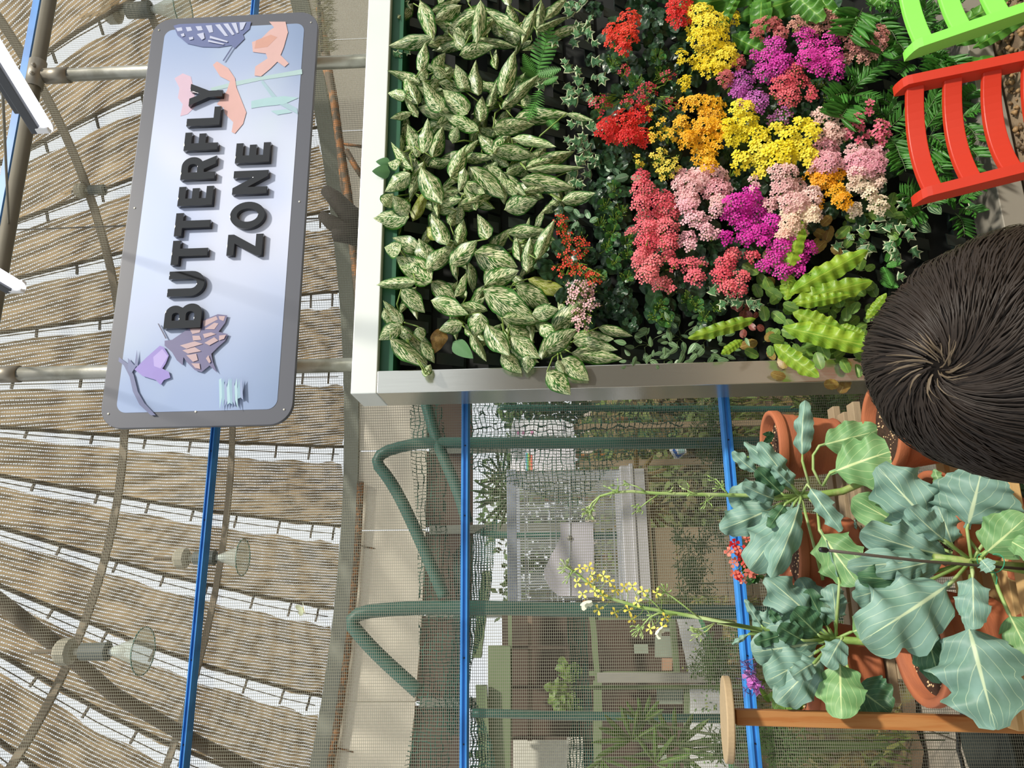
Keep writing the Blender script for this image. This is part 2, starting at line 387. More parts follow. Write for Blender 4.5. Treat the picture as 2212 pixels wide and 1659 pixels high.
# ------------------------------------------------------------ planting wall frame
YF = 2.45
PX0 = .655                       # left outer edge
ZT = at(757, 850, YF).z; ZB = -.02; PX1 = 3.3; DEP = .18; RW = .078
pf = thing('planting_frame', 'stainless steel frame of the vertical garden with dark green planter pockets', 'planter', (PX0, YF+DEP, ZB))
def cbox(b, lo, hi): b.box(lo, hi)
b = MB(); b.box((PX0, YF, ZT-.088), (PX1, YF+DEP, ZT)); b.build('top_rail', M_toprail, pf, bevel=.003, label='pale top rail with the light on it put into its colour')
b = MB(); b.box((PX0, YF, ZB), (PX0+RW, YF+DEP, ZT-.0885)); b.build('side_rail', M_steel, pf, bevel=.003)
b = MB(); b.box((PX0+RW, YF, ZB), (PX1, YF+DEP, ZB+.088)); b.build('bottom_rail', mat('dull_sill', S('a19c90'), .5, .3, .1, 4), pf, bevel=.003)
b = MB(); b.box((PX1, YF, ZB), (PX1+RW, YF+DEP, ZT)); b.build('side_rail', M_steel, pf, bevel=.003)
M_pock = mat('pocket', S('24302d'), .5, 0, .15, 15, .1, 50); M_back = mat('pocket_back', S('121614'), .8)
b = MB(); b.box((PX0+.01, YF+DEP-.02, ZB+.01), (PX1, YF+DEP-.002, ZT-.05)); b.build('back_panel', M_back, pf)
b = MB(); b.box((PX0+RW, YF+.03, ZT-.135), (PX1, YF+.16, ZT-.0885)); b.build('liner', mat('green_liner', S('1d5a3c'), .45, 0, .2, 10), pf, label='dark green liner sheet under the top rail')
CELL = .128
b = MB()      # one pocket: slanted lip and two cheeks, origin lower centre back
w2 = CELL/2-.006
b.add([(-.021, -.075, .05), (.021, -.075, .05), (.021, -.03, -.04), (-.021, -.03, -.04), (-.021, -.070, .05), (.021, -.070, .05), (.021, -.025, -.04), (-.021, -.025, -.04)],
      [(0, 3, 2, 1), (4, 5, 6, 7), (0, 1, 5, 4), (3, 7, 6, 2), (0, 4, 7, 3), (1, 2, 6, 5)])
b.add([(-w2, -.035, .0), (w2, -.035, .0), (w2, 0, -.045), (-w2, 0, -.045), (-w2, 0, .0), (w2, 0, .0)], [(0, 3, 2, 1), (0, 1, 5, 4), (0, 4, 3), (1, 2, 5)])
pm = b.mesh('pocket'); pm.materials.append(M_pock)
nr = int((ZT-.16-ZB-.1)/CELL)
for i in range(nr):
    for j in range(int((PX1-PX0-RW)/CELL)):
        if PX0+RW+(j+.5)*CELL > 3.0: continue
        inst('pocket', pm, Matrix.Translation((PX0+RW+(j+.5)*CELL, YF+DEP-.03, ZT-.2-i*CELL)), pf)
# ------------------------------------------------------------ pipes that carry the sign
YP = 2.52
sf = thing('sign_scaffold', 'galvanised steel pipe frame carrying the sign above the planter', 'pipe frame', (1.4, YP, 0))
ptop0, ptop1 = at(112, -60, YP), at(-30, 640, YP); zt = at(60, 260, YP).z
b = MB(); b.tube([(3.4, YP, zt), (-3.2, YP, zt)], .027, 14); b.build('cross_pipe', M_galvd, sf, smooth=True)
for y0, x0, x1, y1 in ((160, 82, 790, 128), (803, -5, 770, 790)):
    p = at(x0, y0, YP); q = at(x1, y1, YP); X = (p.x+q.x)/2
    b = MB(); b.tube([(X, YP+.012, zt), (X, YP+.012, ZT-.001)], .0255, 14); b.build('upright_pipe', M_galv, sf, smooth=True)
    b = MB(); b.tube([(X, YP+.012, zt-.03), (X, YP+.012, zt-.13)], .031, 14); b.tube([(X-.06, YP, zt), (X+.06, YP, zt)], .033, 14)
    for s_ in (-1, 1): b.lathe((X+.02*s_, YP-.03, zt-.01), [(.001, .012), (.008, .010), (.008, 0)], 8, axis=(0, -1, 0))
    b.build('pipe_clamp', mat('clamp', S('8f897c'), .45, .6), sf, smooth=True)
# blue rail along the scaffold
b = MB(); b.box((-3.2, YP+.04, zt+.075), (4, YP+.07, zt+.105)); tag(b.build('overhead_rail', M_blue, None), 'blue painted rail running above the galvanised cross pipe', 'rail')
# ------------------------------------------------------------ sign
YG = 2.47
c0 = at(330, 36, YG); 
sx1 = (at(345, 48, YG).x+at(680, 30, YG).x)/2+.003; sx0 = (at(240, 925, YG).x+at(620, 918, YG).x)/2
sz1 = (at(300, 330, YG).z+at(225, 880, YG).z+at(328, 70, YG).z)/3; sz0 = (at(686, 90, YG).z+at(632, 880, YG).z)/2
SXC, SZC = (sx0+sx1)/2, (sz0+sz1)/2; SW, SH = sx1-sx0, sz1-sz0
def rrect(w, h, r, n=8):
    pts = []
    for cx, cy, a in ((w/2-r, h/2-r, 0), (-w/2+r, h/2-r, 90), (-w/2+r, -h/2+r, 180), (w/2-r, -h/2+r, 270)):
        for k in range(n+1): t = math.radians(a+90*k/n); pts.append((cx+r*math.cos(t), cy+r*math.sin(t)))
    return pts
def flat(name, outlines, Y, th, m, par, label=None, cx=0, cz=0, bevel=0, kind=None):
    """filled outline (with holes) standing in the plane Y, facing the viewer; outlines in X/Z metres"""
    cu = bpy.data.curves.new(name, 'CURVE'); cu.dimensions = '2D'; cu.fill_mode = 'BOTH'; cu.extrude = th/2; cu.bevel_depth = bevel
    for ol in outlines:
        sp = cu.splines.new('POLY'); sp.points.add(len(ol)-1); sp.use_cyclic_u = True
        for i, (x, z) in enumerate(ol): sp.points[i].co = (x+cx, z+cz, 0, 1)
    tmp = bpy.data.objects.new('t', cu); me = bpy.data.meshes.new_from_object(tmp); bpy.data.objects.remove(tmp); bpy.data.curves.remove(cu)
    me.transform(Matrix.Translation((0, Y, 0)) @ Matrix.Rotation(math.pi/2, 4, 'X')); me.name = name
    me.materials.clear(); me.materials.append(m)
    o = bpy.data.objects.new(name, me); return link(o, par, None, kind, label)
sg = thing('hanging_sign', 'large rounded pale blue sign reading BUTTERFLY ZONE with a grey border', 'sign', (SXC, YG, sz0))
M_sgrey = mat('sign_grey', S('575a63'), .35, 0, .05, 3)
flat('backing_plate', [rrect(SW, SH, .075)], YG, .014, M_sgrey, sg, cx=SXC, cz=SZC, bevel=.002)
BW = .052
# flat print of the face
m, nt, p, out = nm('sign_print'); g = G(nt); sp = g.n('ShaderNodeSeparateXYZ'); g.l(g.n('ShaderNodeTexCoord').outputs['Object'], sp.inputs[0])
u = g.math('DIVIDE', g.math('SUBTRACT', sp.outputs[0], sx0), SW); v = g.math('DIVIDE', g.math('SUBTRACT', sp.outputs[2], sz0), SH)
c = g.mix(g.smooth(g.math('ABSOLUTE', g.math('SUBTRACT', u, .52)), .0, .5), S('d3daee'), S('93a7cc'))
c = g.mix(g.math('MULTIPLY', g.smooth(v, .42, .0), g.smooth(g.math('ABSOLUTE', g.math('SUBTRACT', u, .5)), .12, .5)), c, S('7f93b4'))
nz = g.noise(2.6, 2, g.n('ShaderNodeTexCoord').outputs['Object'])
c = g.mix(g.math('MULTIPLY', g.smooth(nz, .5, .75), .35), c, S('c4d6d6'))
c = g.mix(g.math('MULTIPLY', g.smooth(g.noise(1.7, 1, g.n('ShaderNodeTexCoord').outputs['Object']), .52, .7), .4), c, S('93b0e6'))
g.l(c, p.inputs['Base Color']); p.inputs['Roughness'].default_value = .28
flat('printed_face', [rrect(SW-2*BW, SH-2*BW, .035)], YG-.0085, .003, m, sg, cx=SXC, cz=SZC)
def sgp(pts): return [(lambda q: (q.x, q.z))(at(x, y, YG-.01)) for x, y in pts]
def crop(cx, cy, oy=0, s=2.836): return (cx/s, oy+cy/s)
PR = {}
def pmat(h, r=.3):
    if h not in PR: PR[h] = mat('print_'+h, S(h), r, 0, .05, 30)
    return PR[h]
lay = [YG-.0102]
def pr(name, pts, col, oy=0, s=2.836):
    lay[0] -= .00025
    return flat(name, [sgp([crop(x, y, oy, s) for x, y in pts])], lay[0], .0004, pmat(col), sg)
# right end: orange cosmos flowers, pale stems and the dark butterfly (crop coordinates of the first close-up)
pr('printed_flower', [(1070,480),(1120,450),(1170,470),(1190,560),(1200,650),(1150,700),(1105,712),(1120,640),(1090,600),(1100,540)], 'ccb2c4')
pr('printed_stem', [(1290,540),(1440,500),(1600,470),(1850,425),(1852,455),(1600,492),(1450,525),(1300,560)], 'a9c4c6')
pr('printed_stem', [(1610,490),(1700,600),(1820,665),(1825,700),(1690,630),(1600,505)], '9fbcc8')
pr('printed_leaf', [(1540,620),(1640,600),(1740,590),(1830,600),(1740,640),(1600,655),(1540,665)], 'a4c6cc')
pr('printed_leaf', [(1660,680),(1760,670),(1790,690),(1700,705)], 'a4c6cc')
pr('printed_flower', [(1330,378),(1400,420),(1440,480),(1450,540),(1490,640),(1510,690),(1490,760),(1440,820),(1420,810),(1430,750),(1380,700),(1370,660),(1330,640),(1390,560),(1410,500),(1350,470),(1305,400)], 'd2a9a4')
pr('printed_flower', [(1650,135),(1750,135),(1765,200),(1740,290),(1720,340),(1770,390),(1745,412),(1700,380),(1660,420),(1600,470),(1560,465),(1565,410),(1640,360),(1630,330),(1550,320),(1545,260),(1600,240),(1650,190),(1680,170)], 'd0aca8')
pr('printed_petal', [(1570,250),(1660,215),(1700,230),(1640,290),(1560,300)], 'c99a8c')
pr('printed_butterfly', [(1065,160),(1100,150),(1540,135),(1530,180),(1490,215),(1500,240),(1440,300),(1420,280),(1340,292),(1240,290),(1150,270),(1090,220)], '66719c')
for q in [[(1080,175),(1115,170),(1120,190),(1090,195)],[(1140,170),(1170,168),(1180,190),(1150,196)],[(1200,165),(1235,163),(1245,188),(1215,192)],[(1262,160),(1300,158),(1308,200),(1285,205)],[(1320,155),(1350,152),(1400,225),(1380,225)],[(1370,150),(1400,148),(1440,215),(1425,220)],[(1420,146),(1450,144),(1465,205),(1452,208)],[(1470,143),(1510,141),(1490,185),(1475,190)],
          [(1110,215),(1130,208),(1135,225),(1118,230)],[(1160,235),(1185,230),(1188,245),(1165,250)],[(1210,215),(1250,205),(1258,240),(1240,250),(1225,232)],[(1290,225),(1400,258),(1395,266),(1288,240)],[(1280,250),(1380,275),(1370,280),(1278,262)]]:
    pr('printed_wing_mark', q, 'b9c0d8')
pr('printed_antenna', [(1425,290),(1432,293),(1375,380),(1368,378)], '5a6286')
# left end: harebell and swallowtail (second close-up, offset 540)
pr('printed_stem', [(735,660),(790,700),(825,770),(850,870),(890,940),(960,1015),(930,1015),(860,950),(820,870),(800,780),(765,710),(732,685)], '6d7498', 540)
pr('printed_sepal', [(790,665),(830,710),(845,615),(850,700),(810,760),(790,740)], '707aa0', 540)
pr('printed_bell', [(830,735),(900,665),(985,590),(1010,600),(1040,650),(1020,700),(1000,730),(1040,750),(1050,785),(1010,800),(990,830),(960,800),(880,775)], '8f82c6', 540)
pr('printed_petal', [(945,660),(1000,610),(1035,655),(990,730),(950,715)], 'ab9fd8', 540)
pr('printed_antenna', [(972,455),(980,455),(1028,545),(1020,548)], '5a5a70', 540)
pr('printed_butterfly', [(1015,560),(1060,555),(1170,480),(1260,430),(1340,398),(1398,405),(1385,450),(1345,505),(1402,520),(1385,560),(1340,600),(1300,640),(1310,690),(1335,755),(1290,712),(1240,752),(1200,740),(1150,690),(1130,660),(1125,710),(1090,680),(1060,630),(1015,590)], '6c6a8e', 540)
for q in [[(1250,440),(1330,410),(1340,430),(1255,475)],[(1345,410),(1385,410),(1375,440),(1350,430)],[(1260,490),(1320,450),(1345,455),(1320,490)],[(1170,490),(1240,480),(1230,510),(1185,520)],[(1185,530),(1230,530),(1240,555),(1190,560)],[(1250,520),(1300,510),(1330,520),(1260,545)],[(1110,590),(1200,565),(1250,580),(1150,610)],[(1125,620),(1200,600),(1240,625),(1160,640)],[(1150,650),(1210,640),(1220,680),(1190,690)],[(1260,575),(1320,540),(1345,560),(1290,590)],[(1350,530),(1392,525),(1380,550),(1350,560)],[(1180,700),(1230,700),(1235,735),(1205,728)],[(1285,650),(1300,690),(1290,700),(1270,670)]]:
    pr('printed_wing_mark', q, 'b8a0a4', 540)
for k in range(9):
    x = 1350+k*16; pr('printed_glint', [(x, 800+k*17 % 60), (x+14, 790), (x+20, 900+k*13 % 80), (x+4, 980-k*9)], ['a9cbd6', '8fb0c4', '93a3c6'][k % 3], 540)
# raised black letters: strokes in a 0..w x 0..1 cell
def arc(cx, cy, rx, ry, a0, a1, n=14): return [(cx+rx*math.cos(math.radians(a0+(a1-a0)*i/n)), cy+ry*math.sin(math.radians(a0+(a1-a0)*i/n))) for i in range(n+1)]
LET = {
 'B': (.74, [[(0,0)]+arc(.45,.29,.29,.29,-90,55)+arc(.42,.74,.27,.26,-35,90)+[(0,1)], [(.22,.19)]+arc(.40,.31,.12,.12,-90,90)[0:]+[(.22,.43)], [(.22,.60)]+arc(.38,.705,.10,.105,-90,90)+[(.22,.81)]]),
 'U': (.78, [[(0,1),(0,.38)]+arc(.39,.38,.39,.38,180,360)+[(.78,1),(.55,1),(.55,.38)]+arc(.39,.38,.16,.18,0,-180)+[(.23,1)]]),
 'T': (.72, [[(0,1),(0,.8),(.25,.8),(.25,0),(.47,0),(.47,.8),(.72,.8),(.72,1)]]),
 'E': (.62, [[(0,0),(0,1),(.62,1),(.62,.81),(.22,.81),(.22,.6),(.56,.6),(.56,.41),(.22,.41),(.22,.19),(.62,.19),(.62,0)]]),
 'R': (.76, [[(0,0),(0,1)]+arc(.43,.68,.31,.32,90,-60)+[(.76,0),(.5,0),(.33,.34),(.22,.34),(.22,0)], [(.22,.53)]+arc(.40,.67,.12,.14,-90,90)+[(.22,.81)]]),
 'F': (.6, [[(0,0),(0,1),(.6,1),(.6,.81),(.22,.81),(.22,.57),(.55,.57),(.55,.38),(.22,.38),(.22,0)]]),
 'L': (.58, [[(0,1),(0,0),(.58,0),(.58,.19),(.22,.19),(.22,1)]]),
 'Y': (.78, [[(0,1),(.28,.42),(.28,0),(.5,0),(.5,.42),(.78,1),(.54,1),(.39,.65),(.24,1)]]),
 'Z': (.7, [[(0,0),(0,.16),(.42,.81),(.02,.81),(.02,1),(.7,1),(.7,.84),(.28,.19),(.7,.19),(.7,0)]]),
 'O': (.92, [arc(.46,.5,.46,.5,0,360,36)[:-1], arc(.46,.5,.24,.31,0,360,36)[:-1][::-1]]),
 'N': (.78, [[(0,0),(0,1),(.2,1),(.56,.4),(.56,1),(.78,1),(.78,0),(.58,0),(.22,.6),(.22,0)]])}
M_let = mat('letter_gloss', S('0c0d10'), .05, 0, .05, 30, spec=.8)
def word(txt, ends, x_base, x_top):
    """ends: photo y of each letter's left edge and right edge"""
    for ch, (yl, yr) in zip(txt, ends):
        wd, outs = LET[ch]
        f_ = (829-(yl+yr)/2)/829
        xb, xt = x_base((yl+yr)/2), x_top((yl+yr)/2)
        Xl, Xr = at(xb, yl, YG-.02).x, at(xb, yr, YG-.02).x; z0, z1 = at(xb, (yl+yr)/2, YG-.02).z, at(xt, (yl+yr)/2, YG-.02).z
        flat('letter', [[(Xl+(Xr-Xl)*.045+x/wd*(Xr-Xl)*.91, z0+z*(z1-z0)) for x, z in o_] for o_ in outs], YG-.019, .016, M_let, sg, bevel=.0012)
def lin(p, q): return lambda y: p[1]+(q[1]-p[1])*(y-p[0])/(q[0]-p[0])
c1 = lambda y, o=0: o+y/2.836
word('BUTTERFLY', [(c1(485,540), c1(325,540)), (c1(290,540), c1(125,540)), (c1(95,540), c1(1468)), (c1(1450), c1(1300)), (c1(1265), c1(1140)), (c1(1105), c1(955)), (c1(925), c1(808)), (c1(775), c1(655)), (c1(650), c1(508))],
     lin((c1(400,540), 1240/2.836), (c1(570), 1368/2.836)), lin((c1(400,540), 1018/2.836), (c1(570), 1172/2.836)))
word('ZONE', [(c1(1572), c1(1432)), (c1(1408), c1(1232)), (c1(1195), c1(1042)), (c1(1002), c1(873))],
     lin((c1(1500), 1612/2.836), (c1(930), 1658/2.836)), lin((c1(1500), 1400/2.836), (c1(930), 1452/2.836)))
for fx, fz in ((.03, .04), (.5, .035), (.97, .04), (.03, .96), (.5, .965), (.97, .96), (.03, .5)):
    b = MB(); b.lathe((sx0+fx*SW, YG-.009, sz0+fz*SH), [(.0001, .002), (.0035, .0016), (.004, 0)], 10, axis=(0, -1, 0)); b.build('screw', M_galv, sg)
# ------------------------------------------------------------ tube lights
m, nt, p, out = nm('lit_tube'); p.inputs['Emission Color'].default_value = (.93, .94, 1, 1); p.inputs['Emission Strength'].default_value = 2.2; M_lit = m
M_fix = mat('fixture_dark', S('3c3f44'), .5)
for nme, e0, e1, z, lab in (('tube_light', (106, 282), (-75, -15), 3.05, 'long lit tube light under the cross pipe, upper left corner'), ('tube_light', (48, 622), (-90, 540), 3.12, 'lit tube light end below the corner one, at the left edge')):
    p0, p1 = atz(*e0, z), atz(*e1, z); t = thing(nme, lab, 'light', (p0+p1)/2)
    d = (p1-p0).normalized()
    b = MB(); b.tube([p0, p0+d*.012, p1], [.012, .0155, .0155], 14); b.build('lamp_tube', M_lit, t, smooth=True)
    s_ = d.cross(Vector((0, 0, 1))).normalized()
    b = MB(); b.beam(p0-d*.0+Vector((0, 0, .03)), p1+Vector((0, 0, .03)), .034, .03); b.beam(p0+d*.06+Vector((0, 0, .05)), p1+Vector((0, 0, .05)), .014, .03); b.build('housing', M_fix, t, bevel=.003)
    b = MB(); b.beam(p0+Vector((0, 0, .008)), p0+d*.02+Vector((0, 0, .008)), .036, .04); b.build('end_cap', M_white, t, bevel=.004)
    b = MB(); b.tube([p0+d*.15+Vector((0, 0, .05)), Vector(((p0+d*.15).x, YP, zt))], .004, 6); b.build('hanger_wire', M_galvd, t)
# ------------------------------------------------------------ dome lamps with clear cone shades
m, nt, p, out = nm('clear_shade'); g = G(nt); p.inputs['Base Color'].default_value = (.62, .66, .6, 1); p.inputs['Roughness'].default_value = .15
tp = g.n('ShaderNodeBsdfTransparent'); tp.inputs[0].default_value = (.85, .9, .85, 1); mx = g.n('ShaderNodeMixShader'); mx.inputs[0].default_value = .42
g.l(tp.outputs[0], mx.inputs[1]); g.l(p.outputs[0], mx.inputs[2]); g.l(mx.outputs[0], out.inputs[0]); M_clear = m
for x0, y, x1, Y, s, lab, cone in ((125, 1408, 310, 6.6, 1.0, 'cone shaded lamp hanging nearest the lower left corner of the dome', 1), (380, 1206, 525, 8.6, 1.0, 'cone shaded lamp hanging just behind the blue top rail', 1), (228, 26, 395, 7.8, 1.0, 'cone shaded lamp half hidden above the sign', 1), (165, 412, 268, 8.4, .9, 'small box mounted lamp left of the letters of the sign', 0)):
    p0 = at(x0, y, Y); p1 = at(x1, y-(4 if cone else 0), Y); L = (p0-p1).length; ax = Vector((0, 0, -1)); t = thing('hanging_lamp', lab, 'lamp', p0)
    b = MB(); b.lathe(p0, [(.001, 0), (L*.12, 0), (L*.15, L*.04), (L*.15, L*.15), (L*.10, L*.19), (L*.04, L*.2), (L*.04, L*.28)], 10, axis=ax); b.build('mount_box', mat('mount', S('9c9886'), .7), t)
    b = MB(); b.lathe(p0, [(.001, L*.27), (L*.095, L*.28), (L*.1, L*.56), (L*.11, L*.565), (L*.11, L*.585), (L*.06, L*.6)], 16, axis=ax); b.build('ballast', mat('ballast', S('4c5350'), .6), t, smooth=False)
    if cone:
        b = MB(); n = 28; pts = [(.06, .58), (.09, .66), (.26, .94), (.36, .98), (.42, 1.0)]
        vs = [p0+ax*L*z_+Vector((math.cos(2*math.pi*k/n), math.sin(2*math.pi*k/n), 0))*L*r_*(.94+.06*(k % 2)) for r_, z_ in [(a*.62, c_) for a, c_ in pts] for k in range(n)]
        b.add(vs, [(i*n+k, i*n+(k+1) % n, (i+1)*n+(k+1) % n, (i+1)*n+k) for i in range(4) for k in range(n)]); sh = b.build('shade', M_clear, t, smooth=True)
        b = MB(); pts = [p0+ax*L+Vector((math.cos(2*math.pi*k/n), math.sin(2*math.pi*k/n), 0))*L*.26 for k in range(n+1)]; b.tube(pts, L*.008, 5, cap=False); b.build('shade_rim', M_green, sh)
        b = MB(); b.lathe(p0, [(.001, L*.6), (L*.05, L*.64), (L*.06, L*.74), (L*.001, L*.8)], 12, axis=ax); b.build('bulb', M_white, t, smooth=True)
    b = MB(); b.tube([p0, p0+Vector((0, .05, L*.35))], L*.03, 6); b.build('bracket', M_rib, t)
# ------------------------------------------------------------ leaf meshes
def leaf(prof, nu=6, nv=10, fold=.15, curl=.25, wave=0, wf=3, rag=0, seed=0, holes=0, lobe=0, lf=5, belly=0):
    """unit leaf along +Y, width 1 in X, face +Z; prof(v) = half width 0..0.5"""
    rnd = random.Random(seed); b = MB(); vs, uvs = [], []
    ph = [rnd.uniform(0, 6.28) for _ in range(6)]
    for j in range(nv+1):
        v = j/nv; w_ = prof(v)
        for i in range(nu+1):
            u = -1+2*i/nu; sgn = 1 if u > 0 else -1; k = abs(u)
            ww = w_*(1+k*k*(rag*math.sin(v*23+ph[0]*sgn)+rag*.7*math.sin(v*47+ph[1]+sgn)+lobe*math.sin(v*lf*6.283+ph[2]*sgn)))
            y = v+.02*rag*math.sin(v*30+u*4)
            z = -fold*k*w_*2*.5+belly*math.sin(math.pi*v)*(1-k*k) - curl*v*v + wave*k*w_*2*math.sin(v*wf*6.283+ph[3]+(1.7 if sgn > 0 else 0)) 
            vs.append((u*ww, y, z)); uvs.append((.5+u/2, v))
    fs = []
    for j in range(nv):
        for i in range(nu):
            if holes and 0 < j < nv-1 and rnd.random() < holes and i not in (nu//2, nu//2-1): continue
            fs.append((j*(nu+1)+i, j*(nu+1)+i+1, (j+1)*(nu+1)+i+1, (j+1)*(nu+1)+i))
    b.add(vs, fs, uvs); return b.mesh('leaf', True)
def P_lance(v): return .5*max(0, math.sin(math.pi*min(1, v**.75)))**.85*(1-.12*v)+.004
def P_round(v): return .5*max(0.0, 1-(2*min(1, v*.98+.02)-1)**2)**.5
def P_kale(v): return (.045 if v < .12 else .045+.455*max(0, math.sin(math.pi*((v-.12)/.88)**.8))**.55)*(1 if v < .97 else .6)
def P_strap(v): return .5*min(1, (v/.25)**.7 if v > 0 else 0, ((1-v)/.3)**.6 if v < 1 else 0)*.98+.004
def P_obov(v): return .5*max(0, math.sin(math.pi*min(1, v**1.5)))**.6+.01
def meshes(n, m, **k):
    out = []
    for i in range(n):
        kk = {a: (c(i) if callable(c) and a != 'prof' else c) for a, c in k.items()}; me = leaf(seed=i*7+3, **kk); me.materials.append(m); out.append(me)
    return out
VIEW = Vector((0, -1, 0))
def leafM(p0, p1, wid, tilt=0, nrm=None, thick=None):
    p0, p1 = Vector(p0), Vector(p1); y = p1-p0; L = y.length; y = y/L
    n = Vector(nrm) if nrm is not None else (CAM-p0).normalized()
    z = (n-y*n.dot(y))
    if z.length < 1e-3: z = y.orthogonal()
    z.normalize(); x = y.cross(z)
    if tilt: c, s_ = math.cos(tilt), math.sin(tilt); x, z = x*c+z*s_, z*c-x*s_
    M = Matrix((x*wid, y*L, z*L)).transposed().to_4x4(); M.translation = p0
    return M
def jit(s): return Vector((ru(-s, s), ru(-s, s), ru(-s, s)))
# ------------------------------------------------------------ leaf materials
LM_ag = leafmat('aglaonema', S('417a28'), S('2c6020'), speck=(S('f4f5c8'), .482), vein=S('6c9444'), vn=1, vw=.0, mid=.02, rnd=.35, trans=.22, rough=.35)
LM_agy = leafmat('aglaonema_yellow', S('9aa63c'), S('7f9434'), speck=(S('e0e0a0'), .5), vein=S('b5bb60'), vn=1, vw=.0, mid=.02)
LM_agb = leafmat('aglaonema_withered', S('b08a4c'), S('8c6a38'), speck=(S('c0a060'), .5))
LM_ivy = leafmat('ivy', S('5a8a58'), S('3f7048'), vein=S('98b888'), vn=3, vw=.06, mid=.03, edge=S('cfd8b0'), trans=.15)
LM_fit = leafmat('veined', S('6d9a70'), S('5b8a60'), vein=S('cfe0c0'), vn=6, vw=.16, mid=.04, rnd=.3)
LM_kal = leafmat('kalanchoe_leaf', S('2b4a2e'), S('1f3a26'), vein=S('3f5f3e'), vn=3, vw=.04, mid=.02, trans=.08, rough=.32, rnd=.5)
LM_kalg = leafmat('kalanchoe_young', S('3f7034'), S('2f5a2c'), vein=S('55803e'), vn=3, vw=.04, mid=.02, trans=.12, rough=.35, rnd=.5)
LM_str = leafmat('striped_leaf', S('37663a'), S('2c5634'), stripes=(S('a6bf8e'), 5.2), trans=.12, rnd=.35)
LM_nest = leafmat('nest_fern', S('9fbe3a'), S('7fae34'), vein=S('b4cf52'), vn=11, vw=.07, vs=.5, mid=.03, trans=.35, rnd=.25)
LM_nestd = leafmat('nest_fern_green', S('5f9a38'), S('4a8430'), vein=S('8ab84e'), vn=12, vw=.05, vs=.5, mid=.03, trans=.3, rnd=.25)
LM_mint = leafmat('serrated', S('6f9440'), S('55803a'), vein=S('a3b860'), vn=7, vw=.12, vs=1.3, mid=.03, trans=.25, rnd=.4)
LM_bronze = leafmat('bronze_leaf', S('a08a48'), S('8a6a3a'), vein=S('b9a868'), vn=7, vw=.1, vs=1.3, trans=.25, rnd=.4)
LM_palm = leafmat('palm_leaflet', S('4c8a34'), S('38742a'), vein=S('5c963e'), vn=1, vw=0, mid=.05, trans=.25, rnd=.5)
LM_red = leafmat('maroon_leaf', S('8a4a40'), S('6a3630'), vein=S('a8645a'), vn=5, vw=.1, trans=.2, rnd=.3)
M_stem = mat('stem', S('7f9a4a'), .5, 0, .2, 30); M_stemd = mat('stem_dark', S('4f6238'), .6, 0, .25, 30)
AG = meshes(7, LM_ag, prof=P_lance, fold=lambda i: .25+.1*(i % 3), curl=lambda i: (.1, .28, .4, .2, -.1, .34, .15)[i], wave=.06, wf=1.5, rag=.02)
AGY = meshes(2, LM_agy, prof=P_lance, fold=.3, curl=.3, wave=.08, wf=1.5); AGB = meshes(1, LM_agb, prof=P_lance, fold=.1, curl=.4, wave=.15, wf=2)
FIT = meshes(2, LM_fit, prof=P_round, nv=7, fold=.1, curl=.15); 
KL = meshes(4, LM_kal, prof=P_obov, nv=12, fold=-.1, curl=.12, rag=.06, wave=.05, wf=3); KLG = meshes(2, LM_kalg, prof=P_obov, nv=10, fold=.1, curl=.1, rag=.06)
STR = meshes(2, LM_str, prof=P_lance, nv=7, fold=.1, curl=.15)
NEST = meshes(3, LM_nest, prof=P_strap, nv=34, nu=8, fold=.1, curl=.22, wave=.045, wf=7, rag=.07); NESTD = meshes(2, LM_nestd, prof=P_strap, nv=30, nu=8, fold=.1, curl=.3, wave=.09, wf=6, rag=.07)
MINT = meshes(3, LM_mint, prof=P_round, nv=14, fold=.12, curl=.2, rag=.05); BRZ = meshes(2, LM_bronze, prof=P_round, nv=14, fold=.12, curl=.25, rag=.05)
MRN = meshes(1, LM_red, prof=P_round, nv=6, fold=.1, curl=.2); PLM = meshes(2, LM_palm, prof=P_lance, nu=2, nv=6, fold=.3, curl=.12)
# ivy: five pointed leaf
def ivymesh():
    b = MB(); tips = [(0, 1.0), (.5, .72), (.46, .18), (-.46, .18), (-.5, .72)]; val = [(.2, .68), (.26, .42), (0, .1), (-.26, .42), (-.2, .68)]
    ol = []
    for i in range(5): ol += [tips[i], val[i]]
    vs = [(0, .4, 0)]+[(x, y, -.06-.1*abs(x)) for x, y in ol]; mids = [((x)*.62, .4+(y-.4)*.62, .02) for x, y in ol]
    vs += mids; uv = [(.5, .5)]+[(1, .5) if k % 2 == 0 else (.96, .5) for k in range(10)]+[(.5+.19*(1 if k % 2 else -1), .5+.03*k) for k in range(10)]
    uv = [(.5, .5)]+[(.99, y) for x, y in ol]+[(.78, y) for x, y in ol]
    fs = []
    for k in range(10): q = (k+1) % 10; fs += [(0, 11+k, 11+q), (11+k, 1+k, 1+q, 11+q)]
    b.add(vs, fs, uv); me = b.mesh('leaf', False); me.materials.append(LM_ivy); return me
IVY = [ivymesh()]
YW = YF+.10                    # depth at which the plants root
def ref(cx, cy, ox, oy, s): return ox+cx/s, oy+cy/s
def A4(x, y): return ref(x, y, 740, 0, 3.352)
def A5(x, y): return ref(x, y, 740, 440, 3.352)
def K6(x, y): return ref(x, y, 1250, 0, 3.16)
def K7(x, y): return ref(x, y, 1250, 440, 3.16)
